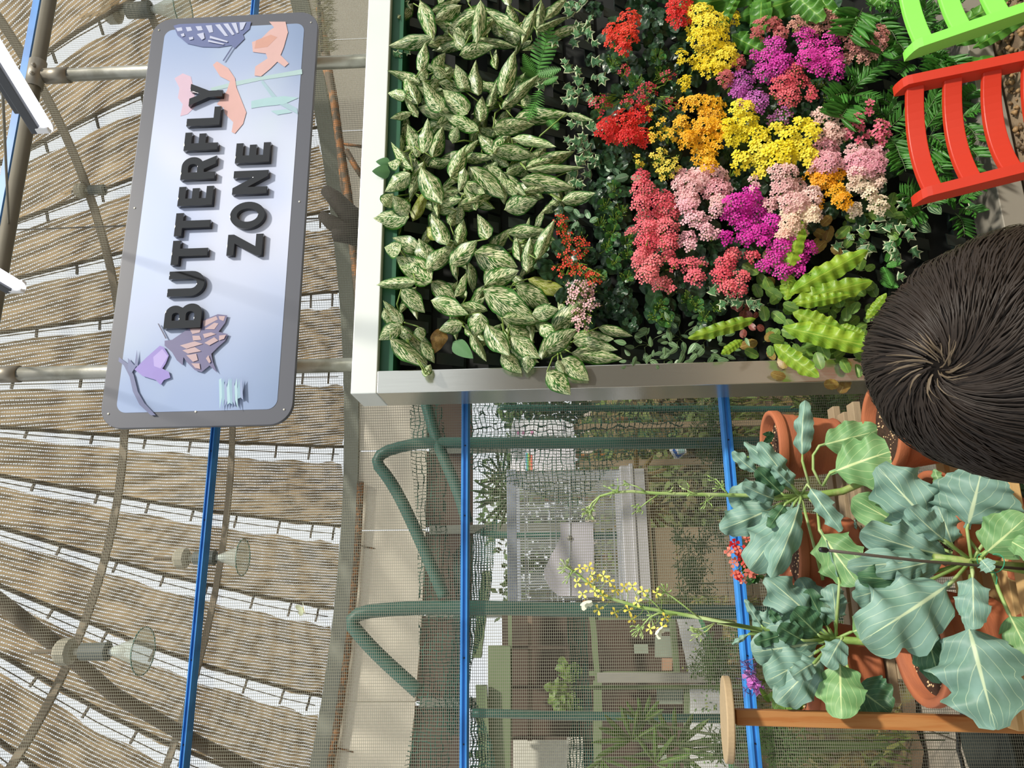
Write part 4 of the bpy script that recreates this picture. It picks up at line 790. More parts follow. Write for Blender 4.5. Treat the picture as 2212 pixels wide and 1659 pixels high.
KP = [
 ('upper red kalanchoe standing alone beside the ivy strand', 'd8191a', 'f04a2a', 6, 1, K6, [(350,130,75,60),(240,220,65,55),(320,240,95,70),(310,345,50,50),(240,290,60,45)], 4),
 ('red kalanchoe at the photo\'s top edge touching the tall yellow one', 'd01418', 'ee3a2c', 6, 1, K6, [(690,40,105,60),(680,130,72,65),(640,90,50,50)], 4),
 ('large red kalanchoe left of the orange-yellow blooms', 'd3181a', 'ee3c2c', 6, 1, K6, [(420,780,80,60),(185,870,72,75),(300,850,120,100),(430,940,60,75),(250,930,70,55),(340,940,100,50)], 6),
 ('sparse crimson kalanchoe between the two red ones', 'b8203c', 'd83448', 3, .45, K6, [(460,620,85,60),(140,720,80,60),(330,690,45,50),(620,720,45,50),(310,480,50,40),(600,530,60,35),(420,700,60,40)], 5),
 ('tall lemon yellow kalanchoe under the broad green fern', 'f2d811', 'fbe94a', 7, 1, K6, [(830,80,105,60),(1030,130,70,60),(900,170,130,80),(770,190,55,60),(880,260,140,70),(930,340,150,65),(1000,390,90,70),(850,430,105,60),(920,480,120,50),(700,390,32,48),(725,560,40,50)], 7),
 ('orange-yellow kalanchoe in the middle of the flower bed', 'f5b50e', 'fbc92a', 7, 1, K6, [(830,710,165,55),(910,780,95,60),(870,860,105,55),(700,850,55,65),(740,960,72,70),(860,950,110,75),(850,1070,90,70),(890,1130,55,40),(960,880,60,60),(940,1010,40,40)], 6),
 ('bright yellow kalanchoe touching the purple one', 'f3e010', 'fdf04a', 7, 1, K6, [(1110,750,90,60),(1130,840,90,70),(1060,920,90,80),(1010,870,50,60),(1190,840,30,40)], 5),
 ('bright yellow kalanchoe between pink and magenta blooms', 'f2de14', 'fbee55', 8, .95, K6, [(1220,930,80,60),(1250,1020,95,70),(1120,1090,60,60),(1240,1160,60,60),(1380,1050,110,90),(1350,880,45,35),(1440,920,60,50),(1520,860,65,45),(1590,910,70,70),(1500,1010,100,70),(1570,1070,75,50),(1050,1170,32,30)], 6),
 ('half open golden kalanchoe beside the large red one', 'f0b818', 'f5d040', 6, .55, K6, [(560,850,42,42),(515,930,50,60),(620,940,40,52),(490,750,40,35)], 4),
 ('budding yellow kalanchoe above the salmon spike', 'e0c22c', 'f3e060', 6, .6, K6, [(540,1070,60,55),(620,1150,72,70),(400,1110,35,40),(570,1190,40,40)], 3),
 ('golden kalanchoe among the palest pink blooms', 'f0a80e', 'fbc024', 7, 1, K6, [(1600,1200,75,38),(1680,1230,90,55),(1770,1195,50,45),(1750,1310,72,60),(1800,1370,65,50),(1640,1400,22,60)], 3),
 ('magenta kalanchoe nearest the dusty pink one at the photo\'s top', 'd01c9c', 'ea4cb8', 4, 1, K6, [(1540,240,80,50),(1600,330,90,75),(1720,270,60,50),(1560,400,90,60),(1640,460,80,60),(1740,380,60,60),(1750,480,65,75),(1670,390,60,60)], 5),
 ('magenta kalanchoe beside the tall lemon yellow one', 'd024a4', 'e85cc8', 4, 1, K6, [(1340,310,80,60),(1310,400,105,65),(1210,380,50,35),(1390,420,80,60),(1260,500,70,70),(1350,490,70,55)], 4),
 ('purple kalanchoe between yellow and magenta', 'b94cac', 'd47ccc', 4, 1, K6, [(1110,560,85,80),(1090,640,60,45),(1215,690,78,80),(1130,690,50,50)], 5),
 ('sparse purple kalanchoe under the coral pink one', 'b84ca4', 'd480c4', 4, .5, K6, [(1390,770,72,65),(1320,810,40,40)], 5),
 ('dusty rose kalanchoe beside the fern and the lemon yellow one', 'c0585c', 'd88480', 5, .95, K6, [(1290,165,100,55),(1375,220,50,50),(1215,235,48,42)], 3),
 ('dusty pink kalanchoe at the foot of the broad green fern', 'c47e76', 'e2b49c', 6, .95, K6, [(1480,165,60,50),(1700,150,110,75),(1600,190,60,45),(1770,210,50,50)], 2),
 ('faded pink kalanchoe under the green chair corner', 'bf7470', 'deac9c', 6, .9, K6, [(2050,240,70,60),(2040,310,70,60),(1900,300,48,46),(1940,390,90,46),(1820,400,36,36),(1840,290,40,40)], 4),
 ('small rosy kalanchoe squeezed beside the tall yellow one', 'b84c54', 'd87c7c', 5, .8, K6, [(1090,440,42,60),(1000,540,62,50),(1030,590,30,30)], 2),
 ('coral pink kalanchoe below the magenta ones', 'd8485c', 'ec7c80', 4, 1, K6, [(1480,490,62,55),(1400,580,95,60),(1440,660,80,75),(1590,640,42,58),(1520,560,60,40),(1350,630,50,40)], 6),
 ('pale pink kalanchoe above the yellow ones\' end', 'eab4b0', 'f6dccc', 6, 1, K6, [(1690,800,98,65),(1740,890,78,60),(1670,930,60,50),(1770,950,40,40)], 3),
 ('pale pink kalanchoe between yellow and golden', 'e6a0b0', 'f6d4cc', 6, 1, K6, [(1680,1010,90,65),(1700,1110,110,70),(1620,1130,50,50)], 3),
 ('pale pink kalanchoe below the rose-like buds', 'eaa0b4', 'f8dad0', 6, 1, K6, [(1900,1040,95,65),(1960,1110,145,85),(2050,1050,70,60),(1930,1170,90,40)], 4),
 ('cream and pink kalanchoe next to the serrated plant', 'ecc4bc', 'f8f0cc', 7, .9, K6, [(1930,1260,105,58),(2040,1240,55,58),(2040,1400,68,70),(1880,1430,52,50),(1870,1230,50,50),(1990,1330,50,40)], 4),
 ('kalanchoe with round rose-like pink buds behind the red chair top', 'e05878', 'f08ca0', 8, .75, K6, [(1900,840,60,55),(2050,900,78,80),(1840,930,32,40),(1930,960,50,30),(2060,980,40,30),(1960,740,50,30)], 4),
 ('blush kalanchoe under the orange-yellow one', 'eca0b0', 'fadcd4', 6, 1, K6, [(890,1200,145,58),(940,1290,105,78),(740,1270,98,85),(700,1195,62,38),(750,1370,90,60),(960,1380,72,50),(830,1230,70,70)], 7),
 ('blush kalanchoe between the golden and the magenta ones', 'e8b0b4', 'faecd8', 6, 1, K6, [(1400,1180,105,62),(1400,1290,98,70),(1500,1280,60,60),(1590,1350,70,80),(1470,1390,110,70),(1570,1460,88,55),(1310,1400,50,40)], 7),
 ('single blush bloom over the magenta kalanchoe', 'f0b8c0', 'fae4dc', 6, 1, K6, [(1190,1290,32,28),(1190,1220,20,20)], 2),
 ('tall salmon pink kalanchoe beside the pale veined plant', 'e0485c', 'f08088', 4, 1, K6, [(430,1215,58,60),(440,1300,88,68),(420,1395,60,55),(560,1370,98,68),(600,1450,88,68),(490,1490,110,50),(470,1560,90,60),(590,1560,95,70),(470,1660,82,78),(610,1660,72,62),(440,1750,64,58),(610,1755,46,46),(350,1590,35,30)], 6),
 ('light pink kalanchoe hanging under the blush one', 'eea8b8', 'f8ccd0', 4, .9, K7, [(740,25,80,48),(800,110,88,60),(865,185,55,48),(740,245,65,55),(760,295,42,35),(930,60,50,50),(920,220,50,35)], 6),
 ('deep magenta kalanchoe in the middle, above the salmon ones', 'cc149c', 'e83cc0', 4, 1, K7, [(1180,-70,60,50),(1090,-10,110,60),(1220,0,70,60),(1080,80,105,65),(1200,80,90,70),(1130,160,78,65),(1320,130,68,60),(1240,200,88,60),(1140,245,65,42),(1000,235,45,50),(1260,270,40,30)], 6),
 ('cream pink kalanchoe behind the upright fern leaf', 'f0c0b0', 'fbf2d0', 7, 1, K7, [(1500,60,115,70),(1440,150,78,80),(1590,80,55,60),(1400,220,60,40),(1510,180,50,60)], 4),
 ('deep magenta kalanchoe behind the yellow serrated shoot', 'cc1c9c', 'e444b4', 4, .95, K7, [(1380,300,88,65),(1340,370,60,50),(1265,430,48,46),(1390,460,58,55),(1540,310,85,58),(1500,390,58,58),(1500,465,45,30),(1450,250,60,40)], 3),
 ('salmon kalanchoe lowest of the pink ones, with three lobes', 'e05468', 'f49090', 4, 1, K7, [(420,350,46,46),(500,410,80,60),(470,490,78,62),(560,545,72,48),(650,415,38,42),(625,590,36,28),(400,430,36,40)], 5),
 ('small salmon kalanchoe between its two larger neighbours', 'e85870', 'f49094', 4, 1, K7, [(755,420,62,45),(790,500,72,55),(845,400,26,28)], 4),
 ('salmon kalanchoe beside the yellow serrated shoot', 'e44c64', 'f08484', 4, 1, K7, [(1050,355,55,52),(1000,420,75,62),(975,500,70,55),(1020,575,62,48),(1110,510,52,55),(1180,365,50,44),(1100,600,48,38)], 5),
 ('sparse scarlet kalanchoe with dry twigs beside the speckled leaves', 'd8301c', 'ee5034', 4, .4, A5, [(1580,150,60,70),(1620,250,50,50),(1700,300,100,60),(1650,400,90,60),(1620,480,110,40),(1810,540,60,60),(1730,500,50,50)], 6),
 ('pale pink kalanchoe spike beside the leaf over the steel rail', 'eba0ac', 'fad0d4', 4, .6, A5, [(1720,610,110,50),(1670,690,50,50),(1790,740,70,50),(1730,860,70,60),(1780,660,50,40),(1700,800,40,40)], 3),
]
for lab, h1, h2, pt, dens, F, els, nl in KP:
    s_ = 3.352 if F is A5 else 3.16
    x0, y0 = F(sum(e[0] for e in els)/len(els), sum(e[1] for e in els)/len(els)); c = at(x0, y0, YW); t = thing('kalanchoe', lab, 'flower', c, 'kalanchoes in the planter')
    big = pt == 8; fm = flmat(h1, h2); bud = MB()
    for ei, (ex, ey, rx, ry) in enumerate(els):
        px, py = F(ex, ey); rx, ry = rx/s_, ry/s_; cc = at(px, py, YF-.03-ru(0, .05)); mb = MB()
        sp_ = 16 if big else (11.2 if pt >= 6 else 9.6)
        n = int(math.pi*rx*ry/(sp_*sp_)*1.4*(dens if dens < .8 else 1.12))+1; st = at(x0, y0, YW); bu = ru(.012, .03)
        X = (at(px+1, py, cc.y)-cc); Z = (at(px, py+1, cc.y)-cc); u = ru(.1, .8)
        for i in range(n):
            r = math.sqrt((i+.5)/n); a = i*2.39996+ei
            dx, dy = r*math.cos(a)*rx+ru(-2, 2), r*math.sin(a)*ry+ru(-2, 2)
            q = cc+X*dx+Z*dy+Vector((0, -bu*(1-r*r)+ru(-.006, .006), 0))
            nr_ = Vector((0, -1, 0))*1.0+(X*dx+Z*dy)/(max(rx, ry)*pxm(YF))*.75+jit(.25)+Vector((0, 0, .25))
            rad = sp_*.72*ru(.85, 1.15)*YF/FP
            floret(mb, q, nr_, rad, 5 if pt >= 5 else 4, u, pt >= 5)
            if i % 7 == 3 or (dens < .8):
                e = q+Vector((ru(-.01, .01), ru(0, .02), ru(-.012, .01))); bud.lathe(e, [(.0003, -.003), (.0022, 0), (.0018, .003), (.0003, .005)], 5, axis=nr_)
                if dens < .8:
                    for _ in range(3): e2 = q+jit(.016); bud.tube([e2, q.lerp(st, .35)], .0009, 3, cap=False); bud.lathe(e2, [(.0003, -.003), (.0019, 0), (.0003, .004)], 5, axis=nr_, mi=_ % 2)
        for _ in range(5): mb2 = bud.tube([cc+X*ru(-.6, .6)*rx+Z*ru(-.6, .6)*ry+Vector((0, .005, 0)), cc+Vector((0, .04, 0)), st], .0015, 4, cap=False)
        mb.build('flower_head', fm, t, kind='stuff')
    bud.build('stems_and_buds', [M_bud, M_twig], t)
    for i in range(nl*3+4):
        ex, ey, rx, ry = random.choice(els); px, py = F(ex, ey); an = ru(0, 6.28); rx, ry = rx/s_, ry/s_
        a = (px+rx*.5*math.cos(an), py+ry*.5*math.sin(an)); L = ru(26, 48); b_ = (px+(rx*.9+L*.8)*math.cos(an), py+(ry*.9+L*.8)*math.sin(an))
        if b_[1] > 792: continue
        addleaf(*a, *b_, ru(24, 38), YF+.04, YF+ru(-.0, .07), random.choice(KL), t, ru(-.6, .6))
# leafy kalanchoes without open flowers, dark scalloped leaves
gk = 'kalanchoes without open blooms'
for lab, F, els, g_ in [
 ('dark leaved kalanchoe at the photo\'s top edge between the two red ones', K6, [(530,130,90,90),(520,240,90,80),(110,60,60,60),(430,40,90,50)], 0),
 ('glossy dark kalanchoe below the upper red one', K6, [(240,420,90,70),(540,380,90,70),(560,480,80,60),(400,560,100,60)], 1),
 ('dark leaves between the crimson and orange-yellow blooms', K6, [(600,620,60,70),(700,320,50,60),(690,470,40,50),(560,780,60,50),(620,1000,60,40)], 0),
 ('dark leaves under the large red kalanchoe', K6, [(280,1060,170,50),(200,1090,100,60),(420,1060,70,50)], 0),
 ('dark kalanchoe beside the salmon spike with young green buds', K6, [(240,1290,100,100),(180,1400,90,80),(290,1440,60,60),(150,1520,60,60)], 1),
 ('dark kalanchoe with green buds left of the salmon blooms', K7, [(250,90,100,90),(230,190,110,90),(330,250,80,80),(190,290,70,60)], 1),
 ('dark kalanchoe left of the lowest salmon blooms', K7, [(240,400,80,90),(330,340,60,60),(330,500,70,50),(150,490,60,80)], 1),
 ('rosette of scalloped leaves above the striped vine', K7, [(290,680,100,80),(350,800,80,70),(210,640,70,60),(300,600,60,60)], 0),
 ('green rosette between the striped vine and the salmon blooms', K7, [(560,690,110,80),(600,780,100,60),(520,760,60,60)], 1),
 ('grey-green rosette beside the trailing ivy tip', K7, [(800,690,100,80),(860,770,80,60),(950,700,70,60),(740,640,60,50)], 1),
 ('dark leaves between the salmon lobes', K7, [(600,360,80,50),(880,420,70,80),(690,540,80,50),(900,540,60,50),(520,310,60,40),(960,280,80,40)], 0),
 ('dark leaves between yellow and blush blooms', K6, [(1040,1060,80,70),(1100,1160,60,40),(1200,1210,70,40),(1080,1250,60,60),(1100,1330,80,50),(560,1290,60,60)], 0),
 ('dark leaves under the purple kalanchoes', K6, [(1300,720,80,80),(1450,830,70,50),(1530,740,70,70),(1280,860,50,50)], 0),
 ('grey-green leaf fan beside the palm and the coral kalanchoe', K6, [(1710,650,80,80),(1640,580,60,60),(1760,720,50,40)], 1),
 ('round leaves below the golden kalanchoe', K6, [(1720,1460,50,50),(1340,1460,60,40),(1830,1330,40,40),(1780,1060,40,50)], 0),
 ('green young kalanchoe between the ivy and the fittonia', A4, [(1830,1370,90,60),(1950,1450,80,80),(1920,1080,60,60),(1800,440,50,50)], 0),
 ('dim leafy kalanchoe behind the sparse scarlet one', A5, [(1790,380,70,70),(1690,200,60,60),(1880,620,70,70),(1960,750,80,70),(1850,780,60,60)], 0)]:
    s_ = 3.352 if F in (A4, A5) else 3.16
    x0, y0 = F(els[0][0], els[0][1]); c = at(x0, y0, YW); t = thing('kalanchoe', lab, 'plant', c, gk); bud = MB()
    for ex, ey, rx, ry in els:
        px, py = F(ex, ey); rx, ry = rx/s_, ry/s_
        for ring in range(2):
            for i in range(6):
                an = i*1.047+ru(-.3, .3)+ring*.5; L = (max(rx, ry)*1.15 if ring == 0 else max(rx, ry)*.6)*ru(.8, 1.1)
                addleaf(px+3*math.cos(an), py+3*math.sin(an), px+L*math.cos(an), min(794, py+L*math.sin(an)), L*ru(.7, .95), YF+.05-ring*.03, YF+.05-ring*.05+ru(-.01, .02), random.choice(KL if ring == 0 else KLG if g_ else KL), t, ru(-.4, .4))
        if g_:
            cc = at(px, py, YF-.0)
            for _ in range(16): e = cc+jit(.022); bud.tube([e, cc+Vector((0, .03, 0))], .001, 3, cap=False); bud.lathe(e, [(.0003, -.004), (.0026, 0), (.0003, .005)], 5, axis=(0, -1, .2), mi=0)
    if bud.v: bud.build('buds', [M_bud, M_twig], t, kind='stuff')
# a heart shaped leaf peeping over the white rail
t = thing('climber', 'single heart shaped green leaf lying on the white top rail', 'plant', at(*A4(330, 1240), YF)); HL = meshes(1, mat('heart', S('5c8a58'), .4), prof=lambda v: .5*min(1, (v/.22)**.5 if v > 0 else 0)*(1 if v < .3 else max(0, 1-((v-.3)/.7)**1.6))**.9+.01, fold=.1, curl=.1)
addleaf(*A4(345, 1245), *A4(215, 1240), 30, YF-.01, YF-.03, HL[0], t); addleaf(*A4(345, 1180), *A4(240, 1170), 22, YF-.01, YF-.02, HL[0], t)
addleaf(*A5(800, 1000), *A5(940, 1115), 34, YF+.02, YF+.01, HL[0], t)

# ------------------------------------------------------------ terracotta pots
TC = mat('terracotta', S('ac6440'), .75, 0, .08, 8, .12, 60, alt=S('9c5a3c'), stretch=(1, 1, 4)); PSO = mat('potting_soil', S('3a2416'), .9, 0, .4, 60, .8, 90); M_perl = mat('perlite', S('d8b98c'), .6, 0, .3, 50)
def pot(lab, cx, cy, Y, R0, H, dz=0):
    c = at(cx, cy, Y); zt_ = c.z; t = thing('terracotta_pot', lab, 'pot', (c.x, c.y, zt_-H), 'terracotta pots')
    b = MB(); o = c-Vector((0, 0, H)); b.lathe(o, [(.001, 0), (R0*.70, 0), (R0*.74, .006), (R0*.76, .012), (R0*.73, .02), (R0*.86, H*.62), (R0*.88, H*.64), (R0*.88, H*.68), (R0*.90, H*.83), (R0*.9, H*.84), (R0*.98, H*.86), (R0, H*.88), (R0, H*.985), (R0*.985, H), (R0*.88, H), (R0*.86, H*.98), (R0*.80, H*.7)], 40); b.build('body', TC, t, smooth=True)
    b = MB(); n = 20; b.lathe(o, [(.001, H*.84), (R0*.4, H*.85), (R0*.84, H*.835)], n); so = b.build('soil', PSO, t, smooth=True)
    b = MB()
    for i in range(110):
        a, r = ru(0, 6.28), R0*.82*math.sqrt(R_()); q = o+Vector((math.cos(a)*r, math.sin(a)*r, H*.845)); s_ = ru(.0015, .004)
        b.add([q+Vector(v)*s_ for v in ((1,0,0),(0,1,0),(-1,0,0),(0,-1,0),(0,0,1))], [(0,1,4),(1,2,4),(2,3,4),(3,0,4)])
    b.build('perlite', M_perl, so, kind='stuff'); return t, c
pot('terracotta pot upright on the slatted shelf beside the steel rail, holding a small dark plant', 1662, 966, 2.35, .112, .205)
pot('terracotta pot behind the tall blue-green leaves, second on the shelf', 1700, 1190, 2.33, .125, .19)
pot('terracotta pot at the far end of the shelf, beside the wooden post', 1712, 1440, 2.3, .145, .21)
pot('large terracotta pot partly hidden by the child\'s hair', 1900, 925, 2.05, .125, .20)
pot('terracotta pot below the biggest blue-green leaves, soil showing', 1980, 1390, 2.0, .145, .19)
pot('terracotta pot in the middle of the leaves next to the child\'s hair', 2010, 1130, 1.98, .13, .2)
pot('terracotta pot cut off by the photo\'s edge beside the dark stake', 2236, 1290, 1.82, .115, .18)
# shelves
WD = mat('weathered_wood', S('9c8a6e'), .8, 0, .2, 14, .2, 60, stretch=(1, 12, 12)); WL = mat('pale_wood', S('c8a670'), .7, 0, .12, 14, .1, 60, stretch=(1, 12, 12))
zs = at(1662, 966, 2.35).z-.207; xa, xb = at(1800, 1510, 2.3).x, at(1800, 885, 2.3).x
t = thing('slatted_shelf', 'weathered wooden slatted shelf carrying the upper pots', 'shelf', ((xa+xb)/2, 2.33, 0))
for i in range(4):
    b = MB(); y = 2.20+i*.078; b.box((xa, y, zs-.022), (xb-.012*i*(1 if i % 2 else -1), y+.05, zs)); b.build('slat', WD, t, bevel=.002)
for x in (xa+.06, (xa+xb)/2, xb-.08):
    b = MB(); b.box((x, 2.195, zs-.06), (x+.04, 2.49, zs-.0225)); b.build('cross_bar', WD, t, bevel=.002)
    for y in (2.20, 2.45): b = MB(); b.box((x, y, -.04), (x+.04, y+.035, zs-.0605)); b.build('leg', WD, t, bevel=.002)
zs2 = at(1980, 1390, 2.0).z-.192; xa, xb = at(2180, 1585, 1.95).x, at(2100, 900, 2.0).x
t = thing('slatted_shelf', 'pale wooden slatted shelf carrying the lower pots', 'shelf', ((xa+xb)/2, 2.0, 0))
for i in range(5):
    b = MB(); y = 1.84+i*.07; b.box((xa+.01*(i % 2), y, zs2-.025), (xb, y+.045, zs2)); b.build('slat', WL, t, bevel=.002)
for x in (xa+.05, (xa+xb)/2, xb-.09):
    b = MB(); b.box((x, 1.845, zs2-.065), (x+.04, 2.16, zs2-.0255)); b.build('cross_bar', WL, t, bevel=.002)
    for y in (1.85, 2.12): b = MB(); b.box((x, y, -.04), (x+.04, y+.035, zs2-.0655)); b.build('leg', WL, t, bevel=.002)
b = MB()
# ------------------------------------------------------------ broccoli-like plants with big blue-green leaves
LM_kale = leafmat('kale', S('7fa396'), S('6d9180'), vein=S('c3d6b0'), vn=4.6, vw=.04, vs=1.1, mid=.034, wob=.22, trans=.12, rough=.5, rnd=.25)
LM_kaleg = leafmat('kale_green', S('7ba46c'), S('6a9660'), vein=S('c6d79a'), vn=4.6, vw=.04, vs=1.1, mid=.034, wob=.22, trans=.15, rough=.5, rnd=.2)
LM_kaled = leafmat('kale_dark', S('47704e'), S('3d6448'), vein=S('8fae7c'), vn=5, vw=.04, vs=1.1, mid=.03, wob=.22, trans=.1, rough=.5, rnd=.2)
kk = dict(prof=P_kale, nu=14, nv=30)
KA = meshes(6, LM_kale, fold=lambda i: .12+.04*(i % 3), curl=lambda i: .12+.08*(i % 3), wave=lambda i: .07+.02*(i % 3), wf=3.3, rag=lambda i: .045+.02*(i % 3), lobe=.13, lf=3, holes=0, belly=.06, **kk)
KG = meshes(3, LM_kaleg, fold=.12, curl=.15, wave=.08, wf=3, rag=.05, lobe=.13, lf=3, holes=0, belly=.05, **kk); KD = meshes(1, LM_kaled, fold=.1, curl=.15, wave=.08, wf=3, rag=.05, lobe=.05, **kk)
def E1(x, y): return ref(x, y, 1550, 840, 3.341)
def E2(x, y): return ref(x, y, 1550, 1240, 3.341)
M_kst = mat('kale_stem', S('8fae62'), .5, 0, .15, 20, alt=S('a9bd80')); M_trunk = mat('kale_trunk', S('7e9c4c'), .55, 0, .25, 30, .2, 60, alt=S('a0a468'))
def kale(lab, F, ctr, Yc, trunk, leaves, bse):
    c = at(*F(*ctr), Yc); t = thing('leafy_vegetable', lab, 'plant', bse, 'blue-green leafy vegetables'); 
    b = MB(); pts = [at(*F(x, y), Y) for x, y, Y in trunk]; b.tube(pts, [.010]*(len(pts)-1)+[.013], 10); b.build('stalk', M_trunk, t, smooth=True)
    for i, l in enumerate(leaves):
        fn, x0, y0, x1, y1, w_, d0, d1, kind = l[:9]; ms = {'a': KA, 'g': KG, 'd': KD}[kind]; lf_ = addleaf(*fn(x0, y0), *fn(x1, y1), w_/3.341*1.12, d0, d1, ms[(i*5+2) % len(ms)], t, ru(-.25, .25))
        p0 = at(*fn(x0, y0), d0); p1 = at(*fn(x1, y1), d1); via = [at(*fn(q[0], q[1]), q[2]) for q in (l[9] if len(l) > 9 else [])]
        b = MB(); b.tube([p0+(p1-p0)*.12]+[p0]+via+([c] if not via else []), [.0022]+[.0042]*(1+len(via)+(0 if via else 1)), 6); b.build('petiole', M_kst, lf_, smooth=True)
    return t, c
A, Bf = E1, E2
t1, c1_ = kale('blue-green leafy plant nearest the steel rail, with a bare bending flower stalk', E1, (600, 770), 2.2, [(560,770,2.2), (760, 760, 2.19), (900, 740, 2.18), (1060, 670, 2.16), (1180, 640, 2.12), (1330, 560, 2.08)],
 [(A,590,770,225,375,100,2.22,2.2,'a'),(A,560,740,320,400,130,2.2,2.15,'a'),(A,440,790,92,770,210,2.22,2.2,'a'),(A,430,840,85,1010,190,2.2,2.15,'a'),(A,560,820,290,1255,250,2.18,2.08,'a'),(A,600,800,420,1330,160,2.15,2.05,'a'),(A,650,690,860,990,110,2.15,2.08,'a'),
  (A,612,520,612,70,110,2.2,2.18,'a',[(660,690,2.2)]),(A,735,410,1170,300,190,2.2,2.12,'g',[(690,480,2.2),(690,580,2.2),(745,690,2.2)]),(A,810,610,1310,420,290,2.15,2.05,'g',[(760,700,2.18)]),(A,735,1020,990,1390,260,2.15,2.05,'g',[(720,850,2.18),(660,790,2.2)]),
  (A,290,610,105,465,80,2.22,2.2,'a'),(A,480,770,300,600,140,2.18,2.12,'d'),(A,430,800,220,725,110,2.17,2.1,'a'),(A,490,830,390,970,90,2.17,2.1,'d'),(A,540,700,430,600,80,2.16,2.1,'a'),(A,760,1380,880,1120,90,2.2,2.2,'d')], at(1905, 960, 2.1))
t2, c2_ = kale('blue-green leafy plant beside the wooden post, with yellow flowers on its stalk', E2, (850, 470), 2.15, [(800,470,2.15), (960, 480, 2.15), (1150, 497, 2.12), (1430, 510, 2.08), (1600, 520, 2.05)],
 [(Bf,790,430,420,50,230,2.16,2.1,'a'),(Bf,760,320,600,30,170,2.2,2.2,'a'),(Bf,800,400,650,140,140,2.17,2.12,'d'),(Bf,850,360,845,110,150,2.15,2.1,'a',[(860,440,2.15)]),(Bf,880,60,790,-250,20,2.1,2.1,'a'),(Bf,740,450,580,290,190,2.12,2.05,'d'),(Bf,620,480,465,400,130,2.1,2.05,'d'),(Bf,760,490,300,560,280,2.13,2.08,'a'),(Bf,720,560,380,770,240,2.12,2.06,'a'),(Bf,780,590,470,870,220,2.1,2.03,'a'),(Bf,900,460,800,630,140,2.06,2.0,'a'),
  (Bf,885,620,890,1008,240,2.08,2.0,'g',[(880,540,2.1),(880,480,2.14)]),(Bf,980,800,1240,1000,260,2.15,2.1,'d',[(900,560,2.15)]),(Bf,960,420,1130,370,160,2.15,2.1,'g'),(Bf,480,400,385,275,55,2.13,2.1,'d'),(Bf,330,390,198,200,50,2.16,2.15,'a'),(Bf,480,390,275,330,150,2.17,2.15,'a'),(Bf,230,430,110,512,32,2.15,2.15,'a'),(Bf,470,440,290,490,80,2.12,2.08,'d'),(Bf,560,330,410,220,150,2.2,2.18,'a'),(Bf,700,640,560,720,110,2.06,2.0,'a')], at(2010, 1392, 2.05))
t3, c3_ = kale('largest blue-green leafy plant, tied to the dark stake', E1, (1830, 1240), 1.85, [(1560,1220,1.85), (1830, 1250, 1.85), (2050, 1275, 1.84), (2240, 1300, 1.82)],
 [(A,1660,1100,1195,620,330,1.9,1.85,'a'),(A,1560,1130,1010,800,260,1.98,1.95,'g'),(A,1650,1100,1400,890,150,1.82,1.75,'a'),(A,1700,1140,1600,850,160,1.86,1.84,'a'),(A,1700,1210,1110,1080,230,1.88,1.82,'a'),(A,1680,1250,990,1270,200,1.86,1.8,'a'),(A,1480,1000,1200,1060,180,2.0,1.98,'g'),
  (A,1800,1010,1905,610,440,1.85,1.78,'a',[(1830,1220,1.85)]),(A,1915,1200,2230,930,260,1.8,1.72,'g',[(1900,1240,1.84)]),(A,2080,1080,2260,1180,120,1.78,1.7,'g',[(1915,1190,1.8)]),
  (Bf,1690,60,1130,440,400,1.82,1.74,'a'),(Bf,1240,90,1005,170,160,1.9,1.86,'a'),(Bf,1800,330,1990,1065,450,1.78,1.7,'a',[(1800,200,1.8),(1825,10,1.84)]),(Bf,1840,-10,1850,350,170,1.76,1.7,'a'),(Bf,2100,280,2240,560,180,1.8,1.72,'g',[(2030,120,1.8),(1990,0,1.82),(1900,-150,1.84)]),(Bf,1500,400,1610,770,200,1.95,1.9,'d',[(1480,350,1.95)]),(A,1900,1230,1960,1300,90,1.78,1.75,'a'),(Bf,1500,60,1060,20,180,1.84,1.8,'d'),(A,1620,720,1560,580,60,1.9,1.9,'g',[(1700,940,1.88),(1900,1200,1.86)]),(A,2150,800,2120,640,140,1.95,1.95,'d'),(A,1560,-20+1260,1180,1330,130,1.84,1.8,'a')], at(2236, 1290, 1.82))
# small inner dill-like filler
scatter('small_potted_plant', 'small dark leafed plant in the pot beside the steel rail', 'plant', None, E1, [(340, 370, 60, 50), (260, 520, 50, 60), (330, 440, 60, 40)], 30, (16, 28), .6, KL+MINT[:1], (-.1, -.06), 2)
scatter('small_potted_plant', 'feathery blue-green plant between the shelf pots', 'plant', None, E1, [(1000, 980, 120, 70), (960, 1130, 90, 80), (980, 1230, 60, 50)], 30, (18, 36), .28, [KA[0], STR[0]], (-.2, -.1), 3)
scatter('small_potted_plant', 'feathery green plant below the lower pots', 'plant', None, E2, [(1960, 260, 110, 90), (2000, 420, 80, 90), (2120, 700, 60, 90), (2080, 160, 60, 60), (2180, 500, 60, 120)], 26, (18, 34), .22, [MINT[0], STR[0], BRZ[0]], (-.5, -.4), 4)
scatter('small_potted_plant', 'ivy like leaves in the pot beside the wooden post', 'plant', None, E2, [(430, 850, 50, 60), (530, 930, 40, 50), (560, 880, 40, 30)], 30, (24, 34), .8, [MINT[0], KLG[0]], (-.14, -.1), 5)
scatter('small_potted_plant', 'dark leafed plant behind the child\'s hair by the stake', 'plant', None, E1, [(2140, 740, 60, 90), (2200, 680, 40, 60), (2100, 700, 40, 40)], 30, (20, 36), .6, KL, (-.6, -.55), 6)
scatter('small_potted_plant', 'bright green sprig at the edge of the child\'s hair', 'plant', None, E1, [(1640, 640, 50, 40), (1590, 650, 30, 30)], 30, (16, 26), .5, MINT, (-.5, -.45), 7)
